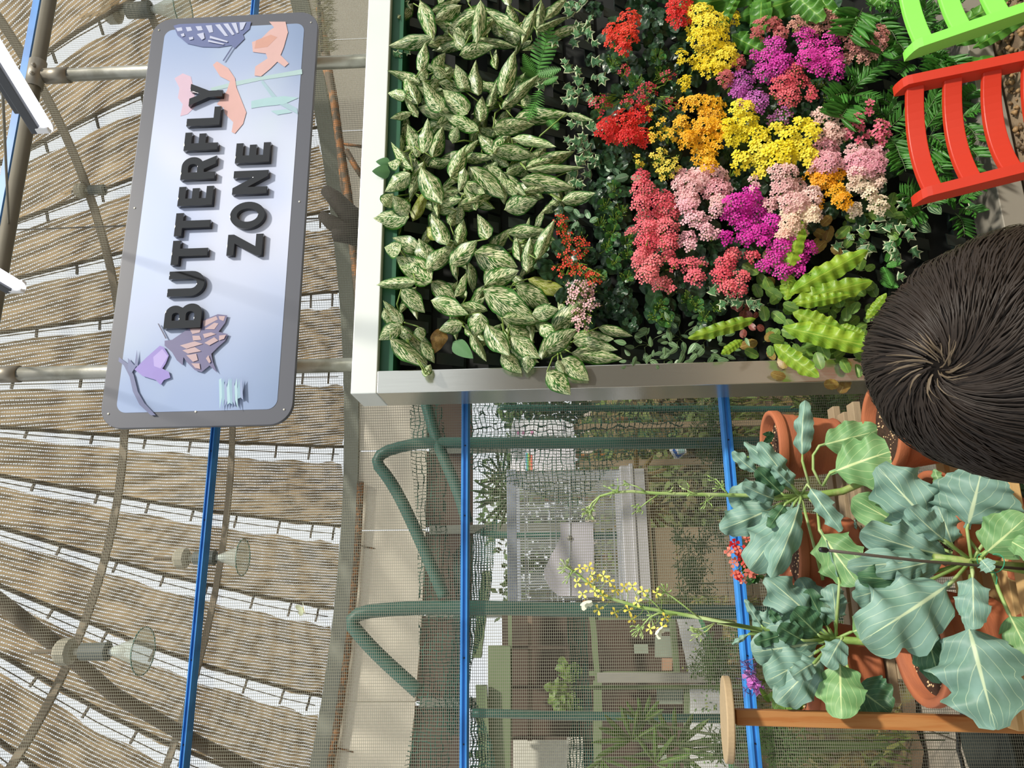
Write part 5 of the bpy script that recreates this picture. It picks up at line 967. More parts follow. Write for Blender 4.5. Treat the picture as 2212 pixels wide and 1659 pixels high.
# flower stalks
YFL = {'y': 'f0df4e'}
def stalk(par, pts, rad, name='flower_stalk'):
    b = MB(); n = len(pts); b.tube(pts, [rad*(1-.6*i/(n-1)) for i in range(n)], 8); return b.build(name, M_kst, par, smooth=True)
F6 = lambda x, y: ref(x, y, 1200, 1200, 3.614)
D4 = lambda x, y: ref(x, y, 1100, 860, 3.770)
s1 = stalk(t1, [at(*E1(600, 770), 2.2), at(*E1(300, 772), 2.2), at(1550, 1069, 2.2)]+[at(*D4(x, y), 2.18) for x, y in [(1500,783),(1200,775),(1000,760),(850,768),(740,800),(680,850),(645,900)]], .0062)
def twig(par, pts, nb, F, Y=2.16, bud=M_bud):
    b = MB(); P_ = [at(*F(*p), Y) for p in pts]; b.tube(P_, [.0022]*(len(P_)-1)+[.0012], 5)
    e = P_[-1]
    for i in range(nb): q = e+jit(.016); b.tube([P_[-2].lerp(e, .8), q], .0009, 3, cap=False); b.lathe(q, [(.0004, -.003), (.0022, .001), (.0016, .006), (.0003, .008)], 6, axis=(q-P_[-2]))
    b.build('side_shoot', M_kst, par, smooth=True)
for pts, nb in [([(1110,762),(1040,720),(960,697)],5),([(1210,790),(1130,840),(1050,905)],8),([(1530,780),(1490,770),(1450,750)],6),([(1780,780),(1740,740),(1720,720)],8),([(1780,780),(1720,700),(1680,655)],2),([(1670,800),(1630,825),(1600,838)],6),([(900,765),(860,750),(835,748)],5),([(680,850),(650,900),(640,940)],16),([(1330,770),(1300,765),(1290,765)],3),([(740,800),(690,870),(665,930)],12),([(880,770),(890,720),(885,712)],5)]: twig(s1, pts, nb, D4)
s2 = stalk(t2, [at(*E2(850, 470), 2.14), at(*E2(430, 425), 2.14), at(*E2(0, 345), 2.12)]+[at(*F6(x, y), 2.12) for x, y in [(1400,530),(1000,462),(650,402),(400,325),(250,212),(150,125),(80,92)]], .0068)
for pts, nb in [([(1115,480),(1000,390),(880,300),(845,285)],18),([(830,430),(760,360),(700,310)],6),([(950,465),(800,450),(740,480),(640,590)],18),([(1240,530),(1180,590),(1100,620)],16),([(1240,530),(1150,570),(1080,580)],4),([(150,125),(100,100),(75,85)],18),([(130,115),(120,140),(110,160)],8),([(820,450),(760,470),(740,490)],10)]: twig(s2, pts, nb, F6, 2.11)
M_ypet = mat('yellow_petal', S('eedd62'), .5, 0, .08, 60)
ypos = [(190,100),(260,90),(285,155),(330,178),(170,212),(262,212),(212,300),(305,278),(366,312),(372,160),(420,200),(470,270),(535,252),(600,240),(682,280),(790,292),(335,422),(465,445),(570,425),(640,362),(600,495),(858,485),(740,572),(830,560)]
def cross_flower(par, p, s_):
    b = MB(); n = (CAM-p).normalized()+jit(.7); n.normalize(); x = n.orthogonal().normalized(); y = n.cross(x); a0 = ru(0, 6)
    for k_ in range(4):
        a = a0+k_*1.57+ru(-.2, .2); d = x*math.cos(a)+y*math.sin(a); e = n.cross(d)
        b.add([p, p+d*s_*.5+e*s_*.18+n*.001, p+d*s_*.85+e*s_*.26, p+d*s_+n*s_*-.1, p+d*s_*.85-e*s_*.26, p+d*s_*.5-e*s_*.18+n*.001], [(0,1,2,3,4,5)])
    b.lathe(p, [(.0003, .004), (.0018, .003), (.0016, -.004), (.0004, -.006)], 6, axis=n, mi=1); b.build('flower', [M_ypet, M_bud], par)
path2 = [(1400,530),(1000,462),(650,402),(400,325),(250,212),(150,125)]
b = MB()
for x, y in ypos:
    p = at(*F6(x, y), 2.1+ru(-.015, .01)); cross_flower(s2, p, .0150)
    best = min([(q[0]+(r[0]-q[0])*k_/8, q[1]+(r[1]-q[1])*k_/8) for q, r in zip(path2, path2[1:]) for k_ in range(9)], key=lambda q: (q[0]-x-70)**2+(q[1]-y)**2)
    e = at(*F6(*best), 2.12); m_ = e.lerp(p, .55)+Vector((0, 0, -.008)); b.tube([e, m_, p], .0009, 4)
b.build('flower_twigs', M_kst, s2)
# white butterflies
M_bw = mat('butterfly_wing', S('e3ead2'), .6, 0, .05, 60)
def butterfly(lab, p, s_, ax, nrm):
    t = thing('butterfly', lab, 'butterfly', p); ax = Vector(ax).normalized(); nrm = (Vector(nrm)-ax*Vector(nrm).dot(ax)).normalized(); sd_ = ax.cross(nrm)
    for sg_ in (-1, 1):
        d = (sd_*sg_*.55+nrm*.85).normalized(); b = MB()
        ol = [(0, -.1), (.1, .28), (.5, .62), (.85, .66), (1, .45), (.85, .1), (.62, -.08), (.8, -.35), (.62, -.7), (.3, -.66), (.05, -.3)]
        b.add([p]+[p+(d*a_+ax*c_)*s_ for a_, c_ in ol], [(0, i+1, i+2) for i in range(len(ol)-1)]+[(0, len(ol), 1)])
        wg = b.build('wing', M_bw, t); b = MB(); b.lathe(p+(d*.7+ax*.3)*s_-sd_*sg_*-.0004, [(.0001, .0006), (s_*.06, .0005)], 8, axis=d.cross(ax)); b.build('wing_spot', M_dark, wg)
    b = MB(); b.tube([p-ax*s_*.6, p, p+ax*s_*.3], [s_*.03, s_*.07, s_*.05], 6); b.build('body', M_rust, t, smooth=True)
    b = MB()
    for sg_ in (-1, 1): b.tube([p+ax*s_*.3, p+(ax*.75+sd_*sg_*.22)*s_], s_*.012, 4)
    b.build('antenna', M_dark, t)
butterfly('white butterfly closed on the flower stalk above the cage tray', at(*F6(235, 352), 2.09), .024, (-.2, .1, .9), (-.8, -.5, -.2))
butterfly('white butterfly with a dark spot on a yellow flower near the stalk', at(*F6(792, 580), 2.08), .022, (-.6, -.1, .7), (-.3, -.6, -.7))
butterfly('white butterfly resting on the mesh far from the flowers', at(656, 1316, 2.72), .03, (.9, .1, .3), (0, -1, .2))
# dark stake
t = thing('plant_stake', 'dark thin plant stake with a black rubber tip', 'stake', at(2212, 1226, 1.78))
p0, p1, p2 = at(1772, 1187, 1.72), at(1990, 1212, 1.76), at(2290, 1235, 1.8)
b = MB(); b.tube([p0, p1, p2], .0035, 8); b.build('rod', mat('stake_rod', S('4a4238'), .5), t, smooth=True)
b = MB(); b.lathe(p0, [(.001, .004), (.0052, .001), (.006, -.004), (.006, -.014), (.0045, -.016)], 12, axis=(p0-p1)); b.build('tip', M_black, t, smooth=True, label='black rubber tip')
p = at(*E1(1965, 1260), 1.78); b = MB(); b.tube([p+Vector((.02*math.cos(a/5), .018*math.sin(a/5)-.004, .02*math.sin(a/7+1))) for a in range(34)], .0012, 5); b.tube([p, p+Vector((-.03, -.01, -.005)), p+Vector((-.045, -.01, -.0))], .0012, 5); b.build('tie', mat('green_tie', S('2f8a68'), .4), t)
# begonia reds and violet cyclamen in pots
def smallbloom(name, lab, pts, cols, Y, rt, pet=4, rad=.011):
    c = at(*rt, Y+.05); t = thing(name, lab, 'flower', c); st = MB()
    for i, (x, y) in enumerate(pts):
        p = at(x, y, Y+ru(-.02, .02)); b = MB()
        for q in range(2): floret(b, p+jit(.006), (CAM-p).normalized()+jit(.5), rad*ru(.8, 1.2), pet, ru(0, 1), pet > 4)
        b.build('bloom', flmat(*cols[i % len(cols)]), t); st.tube([p, p.lerp(c, .5)+Vector((0, 0, .01)), c], .0013, 4)
    st.build('stems', M_stem, t); return t
tb = smallbloom('begonia', 'red and salmon begonia blooms in front of the lower blue rail', [(1583,1176),(1592,1188),(1577,1195),(1598,1199),(1602,1205),(1588,1213),(1612,1190),(1610,1217),(1593,1243),(1598,1247),(1586,1238),(1604,1252),(1623,1221),(1630,1236),(1612,1235),(1640,1215),(1606,1128),(1612,1155),(1624,1150),(1618,1162)], [('d8202a', 'ee5044'), ('d8483c', 'f09078'), ('e07868', 'f0a890')], 2.3, (1650, 1190), 4, .013)
for i in range(14): x, y = ru(1605, 1680), ru(1180, 1290); addleaf(x, y, x+ru(-26, 26), y+ru(-10, 30), ru(16, 24), 2.33, 2.3, random.choice(KLG), tb, ru(-.5, .5))
tb = smallbloom('cyclamen', 'violet and pink drooping flower beside the lower blue rail', [(1620,1463),(1629,1478),(1637,1488),(1625,1470),(1634,1482)], [('d46cd0', 'f0a0ea')], 2.28, (1660, 1470), 4, .016)
b = MB()
for i in range(60):
    p = at(ru(1612, 1630), ru(1430, 1462), 2.28+ru(-.02, .02)) if i < 40 else at(ru(1605, 1650), ru(1470, 1496), 2.28); b.tube([p, p+jit(.012), p+jit(.02)], .001, 3, cap=False)
b.build('withered_petals', mat('violet', S('6a4880'), .6, 0, .3, 60), tb)
for i in range(10): x, y = ru(1655, 1710), ru(1480, 1530); addleaf(x, y, x+ru(-10, 20), y+ru(-24, 26), ru(20, 28), 2.25, 2.22, random.choice(MINT), tb, ru(-.5, .5))
# ------------------------------------------------------------ post with a round platform
t = thing('platform_stand', 'round wooden platform on a square orange-brown post', 'stand', at(2230, 1592, 2.1))
WP = mat('post_wood', S('b07c48'), .6, 0, .12, 8, .05, 60, alt=S('a66a36'), stretch=(12, 12, 1)); WR = mat('disc_wood', S('b09a78'), .75, 0, .12, 10, .1, 60, stretch=(14, 2, 14))
pt_ = at(1588, 1548, 2.1); pb_ = atz(2700, 1640, -.04); pb_ = Vector((pt_.x-.035, pt_.y-.02, -.04))
b = MB(); b.beam(pt_, pb_, .036, .036, up=Vector((0, 1, 0))); b.build('post', WP, t, bevel=.002)
dc_ = at(1571, 1553, 2.1); b = MB(); ax = (at(1540, 1546, 2.1)-at(1600, 1551, 2.1)).normalized()
b.lathe(dc_-ax*.010, [(.0005, 0), (.100, 0), (.102, .003), (.102, .017), (.100, .0195), (.0005, .0195)], 48, axis=Vector((.05, .12, 1))); b.build('round_top', WR, t, bevel=.001)
# ------------------------------------------------------------ child-size slatted chairs
def chair(lab, m, cor, Yc, name='slat_back_chair'):
    """cor: photo points of the top ends of the two stiles (upper, lower) and points further down each stile"""
    (ux, uy), (lx, ly), (ux2, uy2), (lx2, ly2) = cor; tr, tl = at(ux, uy, Yc), at(lx, ly, Yc)
    zt_ = (tr.z+tl.z)/2; W_ = (tr-tl).length; cx, cy = (tr.x+tl.x)/2, (tr.y+tl.y)/2; X = (tr-tl); X.z = 0; X.normalize(); Yd = Vector((-X.y, X.x, 0))
    zs_ = .30; t = thing(name, lab, 'chair', (cx, cy, -.04), 'child size slatted chairs'); B0 = Vector((cx, cy, 0))
    def Q(a, d, z): return B0+X*a+Yd*d+Vector((0, 0, z))
    lean = -.16
    for sg_ in (-1, 1):
        b = MB(); n = 14; prof = []
        for i in range(n+1):
            z = -.04+(zt_+.04)*i/n; k_ = max(0, (z-zs_)/(zt_-zs_)); d = -lean*k_*.9*(1)+.03*(1-k_)*(.5 if z < zs_ else 1); prof.append((z, .14*(-k_*.0)+(-lean)*(k_-1)))
        vs, fs = [], []
        prof = prof[:-1]; z9, d9 = prof[-1]
        for q in (.5, .7, .85, .94, .985, 1): prof.append((z9+(zt_-z9)*q, d9+(0-d9)*q))
        n = len(prof)-1
        for i, (z, d) in enumerate(prof):
            w_, h = .0135, .024; k8 = max(0, (z-(zt_-.022))/.022)
            hh = h*(1-.75*k8*k8*k8); dd = d+(h-hh)*.9
            a = sg_*(W_/2-.0)*(1-.45*(zt_-z)*.9)
            vs += [Q(a-w_, dd-hh, z), Q(a+w_, dd-hh, z), Q(a+w_, dd+hh, z), Q(a-w_, dd+hh, z)]
        for i in range(n):
            for q in range(4): fs.append((i*4+q, i*4+(q+1) % 4, i*4+4+(q+1) % 4, i*4+4+q))
        fs += [(3, 2, 1, 0), (n*4, n*4+1, n*4+2, n*4+3)]; b.add(vs, fs); b.build('back_post', m, t, bevel=.003)
    def lean_d(z): k_ = max(0, (z-zs_)/(zt_-zs_)); return -lean*(k_-1)
    gap = .079
    for j in range(4):
        zc = zt_-.037-j*gap
        if zc < zs_+.05: break
        b = MB(); n = 14; vs, fs = [], []
        for i in range(n+1):
            s_ = -1+2*i/n; bow = .032*(1-s_*s_); 
            for dz, dd in ((-.019, -.007), (.019, -.007), (.019, .007), (-.019, .007)):
                vs.append(Q(s_*(W_/2-.012)*(1-.4*(zt_-zc)), lean_d(zc+dz)+dd+bow, zc+dz))
        for i in range(n):
            for q in range(4): fs.append((i*4+q, i*4+4+q, i*4+4+(q+1) % 4, i*4+(q+1) % 4))
        fs += [(0, 1, 2, 3), (n*4+3, n*4+2, n*4+1, n*4)]; b.add(vs, fs); b.build('back_slat', m, t, bevel=.0025)
    D_ = -.27
    b = MB(); v0 = [Q(-W_/2+.014, .19, zs_-.02), Q(W_/2-.014, .19, zs_-.02), Q(W_/2-.0, D_+.17, zs_-.02), Q(-W_/2+.0, D_+.17, zs_-.02)]; v1 = [p+Vector((0, 0, .018)) for p in v0]
    W3 = W_*.9; v0 = [Q(-W3/2, -.44, zs_-.02), Q(W3/2, -.44, zs_-.02), Q(W3/2, -.18, zs_-.02), Q(-W3/2, -.18, zs_-.02)]; v1 = [p+Vector((0, 0, .018)) for p in v0]
    b.add(v0+v1, [(3,2,1,0),(4,5,6,7),(0,1,5,4),(1,2,6,5),(2,3,7,6),(3,0,4,7)]); b.build('seat', m, t, bevel=.004)
    for sg_ in (-1, 1):
        b = MB(); b.beam(Q(sg_*(W3/2-.02), -.41, -.04), Q(sg_*(W3/2-.02), -.40, zs_-.0205), .026, .026); b.build('leg', m, t, bevel=.003)
        b = MB(); b.beam(Q(sg_*(W3/2-.02), -.17, .1), Q(sg_*(W3/2-.02), -.40, .1), .014, .022); b.build('stretcher', m, t, bevel=.002)
    return t
M_redp = mat('red_paint', S('b8301a'), .42, 0, .04, 8, .03, 20, spec=.3); M_grnp = mat('green_paint', S('80d652'), .38, 0, .03, 8, .03, 20, spec=.5)
chair('red slatted chair with a scratched top slat, above the child\'s hair', M_redp, ((1946, 188), (1968, 428), (0, 0), (0, 0)), 1.78)
chair('light green slatted chair at the photo\'s top edge', M_grnp, ((1930, -150), (1942, 112), (0, 0), (0, 0)), 1.74)

# ------------------------------------------------------------ the child, seen from behind and above
HC = CAM+ray(2262, 768)*.545
SKIN = mat('skin', S('c99878'), .5, 0, .05, 30); HAIR = mat('hair', S('15110e'), .7, 0, .25, 90, spec=.1); SHIRT = mat('shirt', S('5a6270'), .8, 0, .08, 20)
hd = thing('child', 'child with short dark hair seen from above and behind, face turned to the plants', 'person', (HC.x, HC.y, -.04))
hr = Vector((.074, .092, .104))
# body: one continuous skinned figure
bm = bmesh.new(); nz_ = HC.z
J = {'pel': (0, -.02, .66), 'wst': (0, -.025, .80), 'chs': (0, -.03, .98), 'nkb': (0, -.02, 1.10), 'nk': (0, -.01, 1.155), 'hd0': (0, .005, nz_-.02), 
     'shl': (-.13, -.02, 1.07), 'ell': (-.17, -.03, .86), 'wrl': (-.15, .04, .68), 'hal': (-.14, .06, .62), 'shr': (.13, -.02, 1.07), 'elr': (.17, -.03, .86), 'wrr': (.15, .04, .68), 'har': (.14, .06, .62),
     'hpl': (-.075, -.02, .62), 'knl': (-.085, .0, .33), 'anl': (-.085, -.02, .04), 'tol': (-.09, .1, .0), 'hpr': (.075, -.02, .62), 'knr': (.085, .0, .33), 'anr': (.085, -.02, .04), 'tor': (.09, .1, .0)}
EDG = [('pel','wst'),('wst','chs'),('chs','nkb'),('nkb','nk'),('nk','hd0'),('nkb','shl'),('shl','ell'),('ell','wrl'),('wrl','hal'),('nkb','shr'),('shr','elr'),('elr','wrr'),('wrr','har'),('pel','hpl'),('hpl','knl'),('knl','anl'),('anl','tol'),('pel','hpr'),('hpr','knr'),('knr','anr'),('anr','tor')]
RAD = dict(pel=.11, wst=.09, chs=.105, nkb=.07, nk=.045, hd0=.05, shl=.045, ell=.03, wrl=.02, hal=.025, shr=.045, elr=.03, wrr=.02, har=.025, hpl=.07, knl=.045, anl=.03, tol=.025, hpr=.07, knr=.045, anr=.03, tor=.025)
names = list(J); 
for nme in names: q = J[nme]; bm.verts.new((HC.x+q[0], HC.y+q[1], q[2]))
for sx, wr in ((-1, 'hal'), (1, 'har')):
    for fi in range(5):
        q = J[wr]; nme = 'f%d%d' % (sx, fi); off = (fi-2)*.011
        J[nme] = (q[0]+off*.3-(.02*sx if fi == 4 else 0), q[1]+off+.0, q[2]-(.055 if fi < 4 else .02)-.006*(1-abs(fi-1.5))); RAD[nme] = .0075; names.append(nme); EDG.append((wr, nme)); bm.verts.new((HC.x+J[nme][0], HC.y+J[nme][1], J[nme][2]))
bm.verts.ensure_lookup_table()
for a, c in EDG: bm.edges.new((bm.verts[names.index(a)], bm.verts[names.index(c)]))
lay_ = bm.verts.layers.skin.verify()
for i, nme in enumerate(names): bm.verts[i][lay_].radius = (RAD[nme],)*2; bm.verts[i][lay_].use_root = (nme == 'pel')
me = bpy.data.meshes.new('body'); bm.to_mesh(me); bm.free(); ob = bpy.data.objects.new('tmp', me); COL.objects.link(ob)
ob.modifiers.new('s', 'SKIN'); ss = ob.modifiers.new('d', 'SUBSURF'); ss.levels = 2
dg = bpy.context.evaluated_depsgraph_get(); me2 = bpy.data.meshes.new_from_object(ob.evaluated_get(dg)); bpy.data.objects.remove(ob)
# head surface joined into the body mesh
hb = MB(); n1, n2 = 24, 32
def headp(th, ph):
    x, y, z = math.sin(th)*math.sin(ph), math.sin(th)*math.cos(ph), math.cos(th)      # +Y is the face
    r = 1.0
    if z < -.2: r *= 1-.16*(-z-.2)
    p = Vector((x*hr.x*r*.95, y*hr.y*r*.96, z*hr.z*1.05))
    if y > .5 and abs(x) < .35:
        if abs(z+.12) < .2: p.y += .016*(1-abs(x)/.35)*(1-abs(z+.12)/.2)*1.4       # nose
        if abs(z+.5) < .08: p.y += .004*(1-abs(x)/.35)                            # lips
    if y > .4 and .22 < abs(x) < .5 and abs(z-.03) < .1: p.y -= .006               # eye hollows
    return HC+p
hb.add([headp(math.pi*i/n1, 2*math.pi*k/n2) for i in range(n1+1) for k in range(n2)], [(i*n2+k, (i+1)*n2+k, (i+1)*n2+(k+1) % n2, i*n2+(k+1) % n2) for i in range(n1) for k in range(n2)])
for sg_ in (-1, 1): hb.lathe(HC+Vector((sg_*hr.x*.96, -.002, -.012)), [(.001, .006), (.010, .008), (.016, .012), (.018, .008), (.017, .0), (.008, -.004)], 14, axis=(sg_, -.35, .1))
hm = hb.mesh('h', True); bm = bmesh.new(); bm.from_mesh(me2); bm.from_mesh(hm); me3 = bpy.data.meshes.new('body'); bm.to_mesh(me3); bm.free(); me3.polygons.foreach_set('use_smooth', [True]*len(me3.polygons))
me3.materials.append(SKIN); link(bpy.data.objects.new('body', me3), hd)
for sg_ in (-1, 1):
    b = MB(); b.lathe(HC+Vector((sg_*.030, hr.y*.86, .004)), [(.001, .009), (.006, .007), (.009, 0)], 12, axis=(0, 1, 0)); b.build('eye', M_dark, hd, smooth=True)
b = MB(); b.lathe((HC.x, HC.y-.025, .60), [(.135, 0), (.128, .1), (.118, .22), (.128, .36), (.135, .44), (.115, .48), (.075, .505), (.05, .52)], 28); b.v = [(HC.x+(v[0]-HC.x)*1.15, HC.y-.025+(v[1]-HC.y+.025)*.82, v[2]) for v in b.v]
b.build('shirt', SHIRT, hd, smooth=True)
for sg_ in (-1, 1):
    b = MB(); b.tube([(HC.x+sg_*.10, HC.y-.02, 1.085), (HC.x+sg_*.145, HC.y-.022, 1.05), (HC.x+sg_*.172, HC.y-.03, .90)], [.05, .052, .047], 14); b.build('sleeve', SHIRT, hd, smooth=True)
    b = MB(); b.tube([(HC.x+sg_*.07, HC.y-.02, .68), (HC.x+sg_*.085, HC.y, .33), (HC.x+sg_*.085, HC.y-.02, .06)], [.085, .062, .05], 14); b.build('trouser_leg', mat('trousers', S('2f3644'), .8), hd, smooth=True)
# hair: a cap under thousands of strands swirling out of the crown whorl
WH = (CAM+ray(2040, 790)*1.0-CAM).normalized()
def surf_hit(o_, d_):        # on the head ellipsoid
    q = Vector(((o_.x-HC.x)/hr.x, (o_.y-HC.y)/hr.y, (o_.z-HC.z)/hr.z)); e = Vector((d_.x/hr.x, d_.y/hr.y, d_.z/hr.z)); A_ = e.dot(e); B_ = q.dot(e); C_ = q.dot(q)-1; D_ = B_*B_-A_*C_
    return o_+d_*((-B_-math.sqrt(D_))/A_) if D_ > 0 else HC+Vector((0, -hr.y, 0))
wp = surf_hit(CAM, WH); wn = Vector(((wp.x-HC.x)/hr.x, (wp.y-HC.y)/hr.y, (wp.z-HC.z)/hr.z)).normalized()
def onhead(u_, k_=1.0): return HC+Vector((u_.x*hr.x, u_.y*hr.y, u_.z*hr.z))*k_
hb = MB(); vs = []
for i in range(13):
    for k_ in range(32):
        th = math.pi*.60*i/12; ph = 2*math.pi*k_/32; u_ = Vector((math.sin(th)*math.sin(ph), math.sin(th)*math.cos(ph), math.cos(th))); vs.append(onhead(u_, 1.065 if u_.y < .55 or u_.z > .3 else .97))
hb.add(vs, [(i*32+k_, (i+1)*32+k_, (i+1)*32+(k_+1) % 32, i*32+(k_+1) % 32) for i in range(12) for k_ in range(32)])
hair = hb.build('hair', HAIR, hd, smooth=True, label='short dark brown hair with a pale crown whorl')
PD = (_b*.55-_a*-.7); PD = (PD-wn*PD.dot(wn)).normalized(); hb = MB(); rr_ = random.Random(5); GA = 2.39996
NH = 20000
for i in range(NH):
    z = 1-1.72*(i+.5)/NH; r = math.sqrt(max(0, 1-z*z)); a = i*GA; u_ = Vector((r*math.cos(a), r*math.sin(a), z))
    if u_.y > .42 and u_.z < .35: continue
    if u_.z < -.25 and u_.y > -.1: continue
    ang = math.acos(max(-1, min(1, u_.dot(wn))))
    if ang < .06 and rr_.random() < .5: continue
    g_ = noise.noise(u_*3.2)*1.1; g2 = noise.noise(u_*9+Vector((5, 1, 2)))
    L = rr_.uniform(.05, .085)*(1+.25*g2); n = 7; pale = (ang < .2 and aw0.dot(PD) > .6 and rr_.random() < .6) or (ang < .1 and rr_.random() < .6); L *= .3 if pale else 1; step = L/n; p = u_.copy(); h = 1.0; pts = []
    aw0 = (p-wn*p.dot(wn)).normalized()
    for s_ in range(n+1):
        k_ = s_/n; pts.append(onhead(p, 1.05+h*.0)+Vector((p.x, p.y, p.z))*(.002+.009*math.sin(min(1, k_*1.2)*math.pi*.55)+.005*g2+rr_.uniform(0,.001)))
        aw = (p-wn*p.dot(wn)); aw = aw.normalized() if aw.length > .01 else p.orthogonal().normalized()
        tang = aw-p*aw.dot(p); sw = p.cross(tang)
        d_ = tang.normalized()*1.0+sw.normalized()*(.5*math.exp(-ang*1.1)+.5*g_)+Vector((0, 0, -.35))*(1 if p.z < .4 else .15)+Vector((rr_.uniform(-.1, .1),)*3)
        d_ -= p*d_.dot(p); d_.normalize(); p = (p+d_*step/.094).normalized()
        if p.z < -.45: p.z = -.45; 
    wd_ = .00075*rr_.uniform(.7, 1.3); side = (pts[1]-pts[0]).cross(u_).normalized()
    v_ = []
    for q, pp in enumerate(pts):
        w2_ = wd_*(1-.75*(q/n)**2)*(.6 if q == 0 else 1); nn = (pp-HC).normalized(); v_ += [pp-side*w2_, pp+nn*w2_*.8, pp+side*w2_]
    hb.add(v_, [f_ for q in range(n) for f_ in ((q*3, q*3+1, q*3+4, q*3+3), (q*3+1, q*3+2, q*3+5, q*3+4))], None, 1 if pale else 0)
hb.build('strands', [mat('hair_strand', S('2a221c'), .5, 0, .3, 160, spec=.25), mat('hair_root', S('5e503c'), .6, 0, .25, 160)], hair, smooth=True, kind='stuff')

# ------------------------------------------------------------ things behind the mesh screen
def grid_sheet(rows, Y, nx=24):
    """rows: list of photo polylines (each list of (x,y)), returns a wavy sheet through them"""
    b = MB(); vs, uvs = [], []
    for r, line in enumerate(rows):
        for i in range(nx+1):
            k_ = i/nx*(len(line)-1); j = min(int(k_), len(line)-2); f_ = k_-j
            x, y = line[j][0]*(1-f_)+line[j+1][0]*f_, line[j][1]*(1-f_)+line[j+1][1]*f_
            p = at(x, y, Y+.05*math.sin(i*1.1+r)+.04*math.sin(r*2.3)); vs.append(p); uvs.append((p.x*1.0, p.z))
    n = nx+1; b.add(vs, [(r*n+i, r*n+i+1, (r+1)*n+i+1, (r+1)*n+i) for r in range(len(rows)-1) for i in range(nx)], uvs); return b
NET = gridmat('green_net', S('2a5c4e'), .020, .027, .20, .18, 'UV', (0, 1), trans=.2, noisy=(9, .06)); NETD = gridmat('green_net_dense', S('1f4d42'), .012, .016, .34, .42, 'UV', (0, 1), trans=.2, noisy=(7, .05))
ncol = 'green net'
def net(lab, rows, Y, m, nx=24): o = grid_sheet(rows, Y, nx).build('bird_net', m, None, smooth=True); tag(o, lab, 'net', 'green bird nets behind the screen')
net('loose green bird net band hanging across the cream wall', [[(885,870),(888,1000),(900,1120),(903,1260),(905,1400),(905,1490),(892,1560),(868,1680)],[(910,870),(915,1000),(925,1120),(930,1260),(935,1400),(925,1490),(915,1560),(900,1680)],[(950,870),(955,1000),(958,1120),(950,1260),(945,1400),(955,1490),(950,1560),(935,1680)],[(955,880),(968,1000),(962,1120),(985,1260),(1000,1400),(1000,1490),(985,1560),(965,1680)]], 4.35, NET, 34)
net('dense green net draped behind the upper blue rail', [[(975,1200),(985,1300),(975,1400),(960,1500),(965,1580)],[(1010,1160),(1010,1300),(1010,1400),(1000,1500),(985,1590)],[(1075,1120),(1060,1280),(1040,1380),(1020,1430),(1000,1590)]], 4.5, NETD)
net('gathered green net running down behind the platform', [[(1270,1320),(1270,1430),(1278,1520),(1285,1680)],[(1235,1320),(1240,1430),(1245,1520),(1250,1680)],[(1222,1320),(1230,1430),(1235,1520),(1222,1680)]], 4.6, NETD)
net('green net behind the steel rail in front of the grass', [[(1010,870),(1010,900),(1010,955),(1010,1010)],[(1240,870),(1240,910),(1240,955),(1240,1100)],[(1330,870),(1330,910),(1330,955),(1330,1000)],[(1500,870),(1480,910),(1460,955),(1400,980)]], 4.5, NET)
net('pulled green net corner beside the far palm', [[(1015,1500),(1015,1600),(1015,1680)],[(1030,1520),(1040,1600),(1060,1680)],[(1035,1530),(1062,1600),(1075,1680)]], 4.4, NETD)
def pipe_thing(lab, polys, rad, Y):
    t = thing('green_pipe_frame', lab, 'pipe frame', at(*polys[0][0], Y), 'green pipe frames behind the screen')
    for i, pl in enumerate(polys):
        pts = [at(x, y, Y+(q[2] if len(q) > 2 else 0)) for q in pl for x, y in [q[:2]]]
        # smooth the corners
        for _ in range(2): pts = [pts[0]]+[p for a, c in zip(pts, pts[1:]) for p in (a.lerp(c, .25), a.lerp(c, .75))]+[pts[-1]]
        b = MB(); b.tube(pts, rad, 12); b.build('pipe', M_green, t, smooth=True)
pipe_thing('green bent pipe frame nearest the steel rail, its elbow pointing at the grey beam', [[(1790, 957), (1400, 957), (1000, 957), (900, 955), (800, 985), (850, 1045), (905, 1160), (960, 1290)], [(920, 870), (945, 960), (990, 1060), (1010, 1130)]], .033, 4.2)
pipe_thing('green bent pipe frame crossing the cage edge, its diagonal arm tied to the net', [[(1830, 1326), (1400, 1320), (1000, 1312), (900, 1312), (740, 1325), (800, 1400), (905, 1495)]], .037, 4.2)
pipe_thing('thin green pipe behind the fan palm', [[(1790, 1556), (1300, 1548), (1020, 1540)]], .022, 4.3)
pipe_thing('thin green pipe next to the steel rail', [[(1760, 884), (1250, 882), (1080, 880)]], .02, 4.6)
pipe_thing('short green pipes lying between cage and plants', [[(1040, 1150), (1090, 1158), (1500, 1155), (1700, 1157)]], .022, 5.2)
# small bird cage on its tray
YC = 4.75
def C4(x, y): return D4(x, y)
cl, cr = at(1250, 1298, YC).x, at(1250, 1016, YC).x; ctz, cbz = at(1106, 1150, YC).z, at(1345, 1150, YC).z
dpt = .45; cg = thing('bird_cage', 'pale wire bird cage on a stepped plastic tray, a pale cover sheet clipped on it', 'cage', ((cl+cr)/2, YC, at(1410, 1150, YC).z))
M_wire = mat('cage_wire', S('ccd2d8'), .4, .2, .05, 20); M_tray = mat('cage_tray', S('e4e2e6'), .55, 0, .05, 8); M_cagetop = mat('cage_top', S('a8b2c4'), .5)
def wires(name, faces):
    b = MB()
    for p, q in faces: b.beam(p, q, .0045, .0045)
    b.build(name, M_wire, cg, kind='stuff')
nv_ = 44
wires('front_wires', [((cl+(cr-cl)*i/nv_, YC, cbz), (cl+(cr-cl)*i/nv_, YC, ctz)) for i in range(nv_+1)]+[((cl, YC-.003, z), (cr, YC-.003, z)) for z in [cbz+(ctz-cbz)*k_ for k_ in (.0, .08, .16, .34, .6, .65, .88, 1)]])
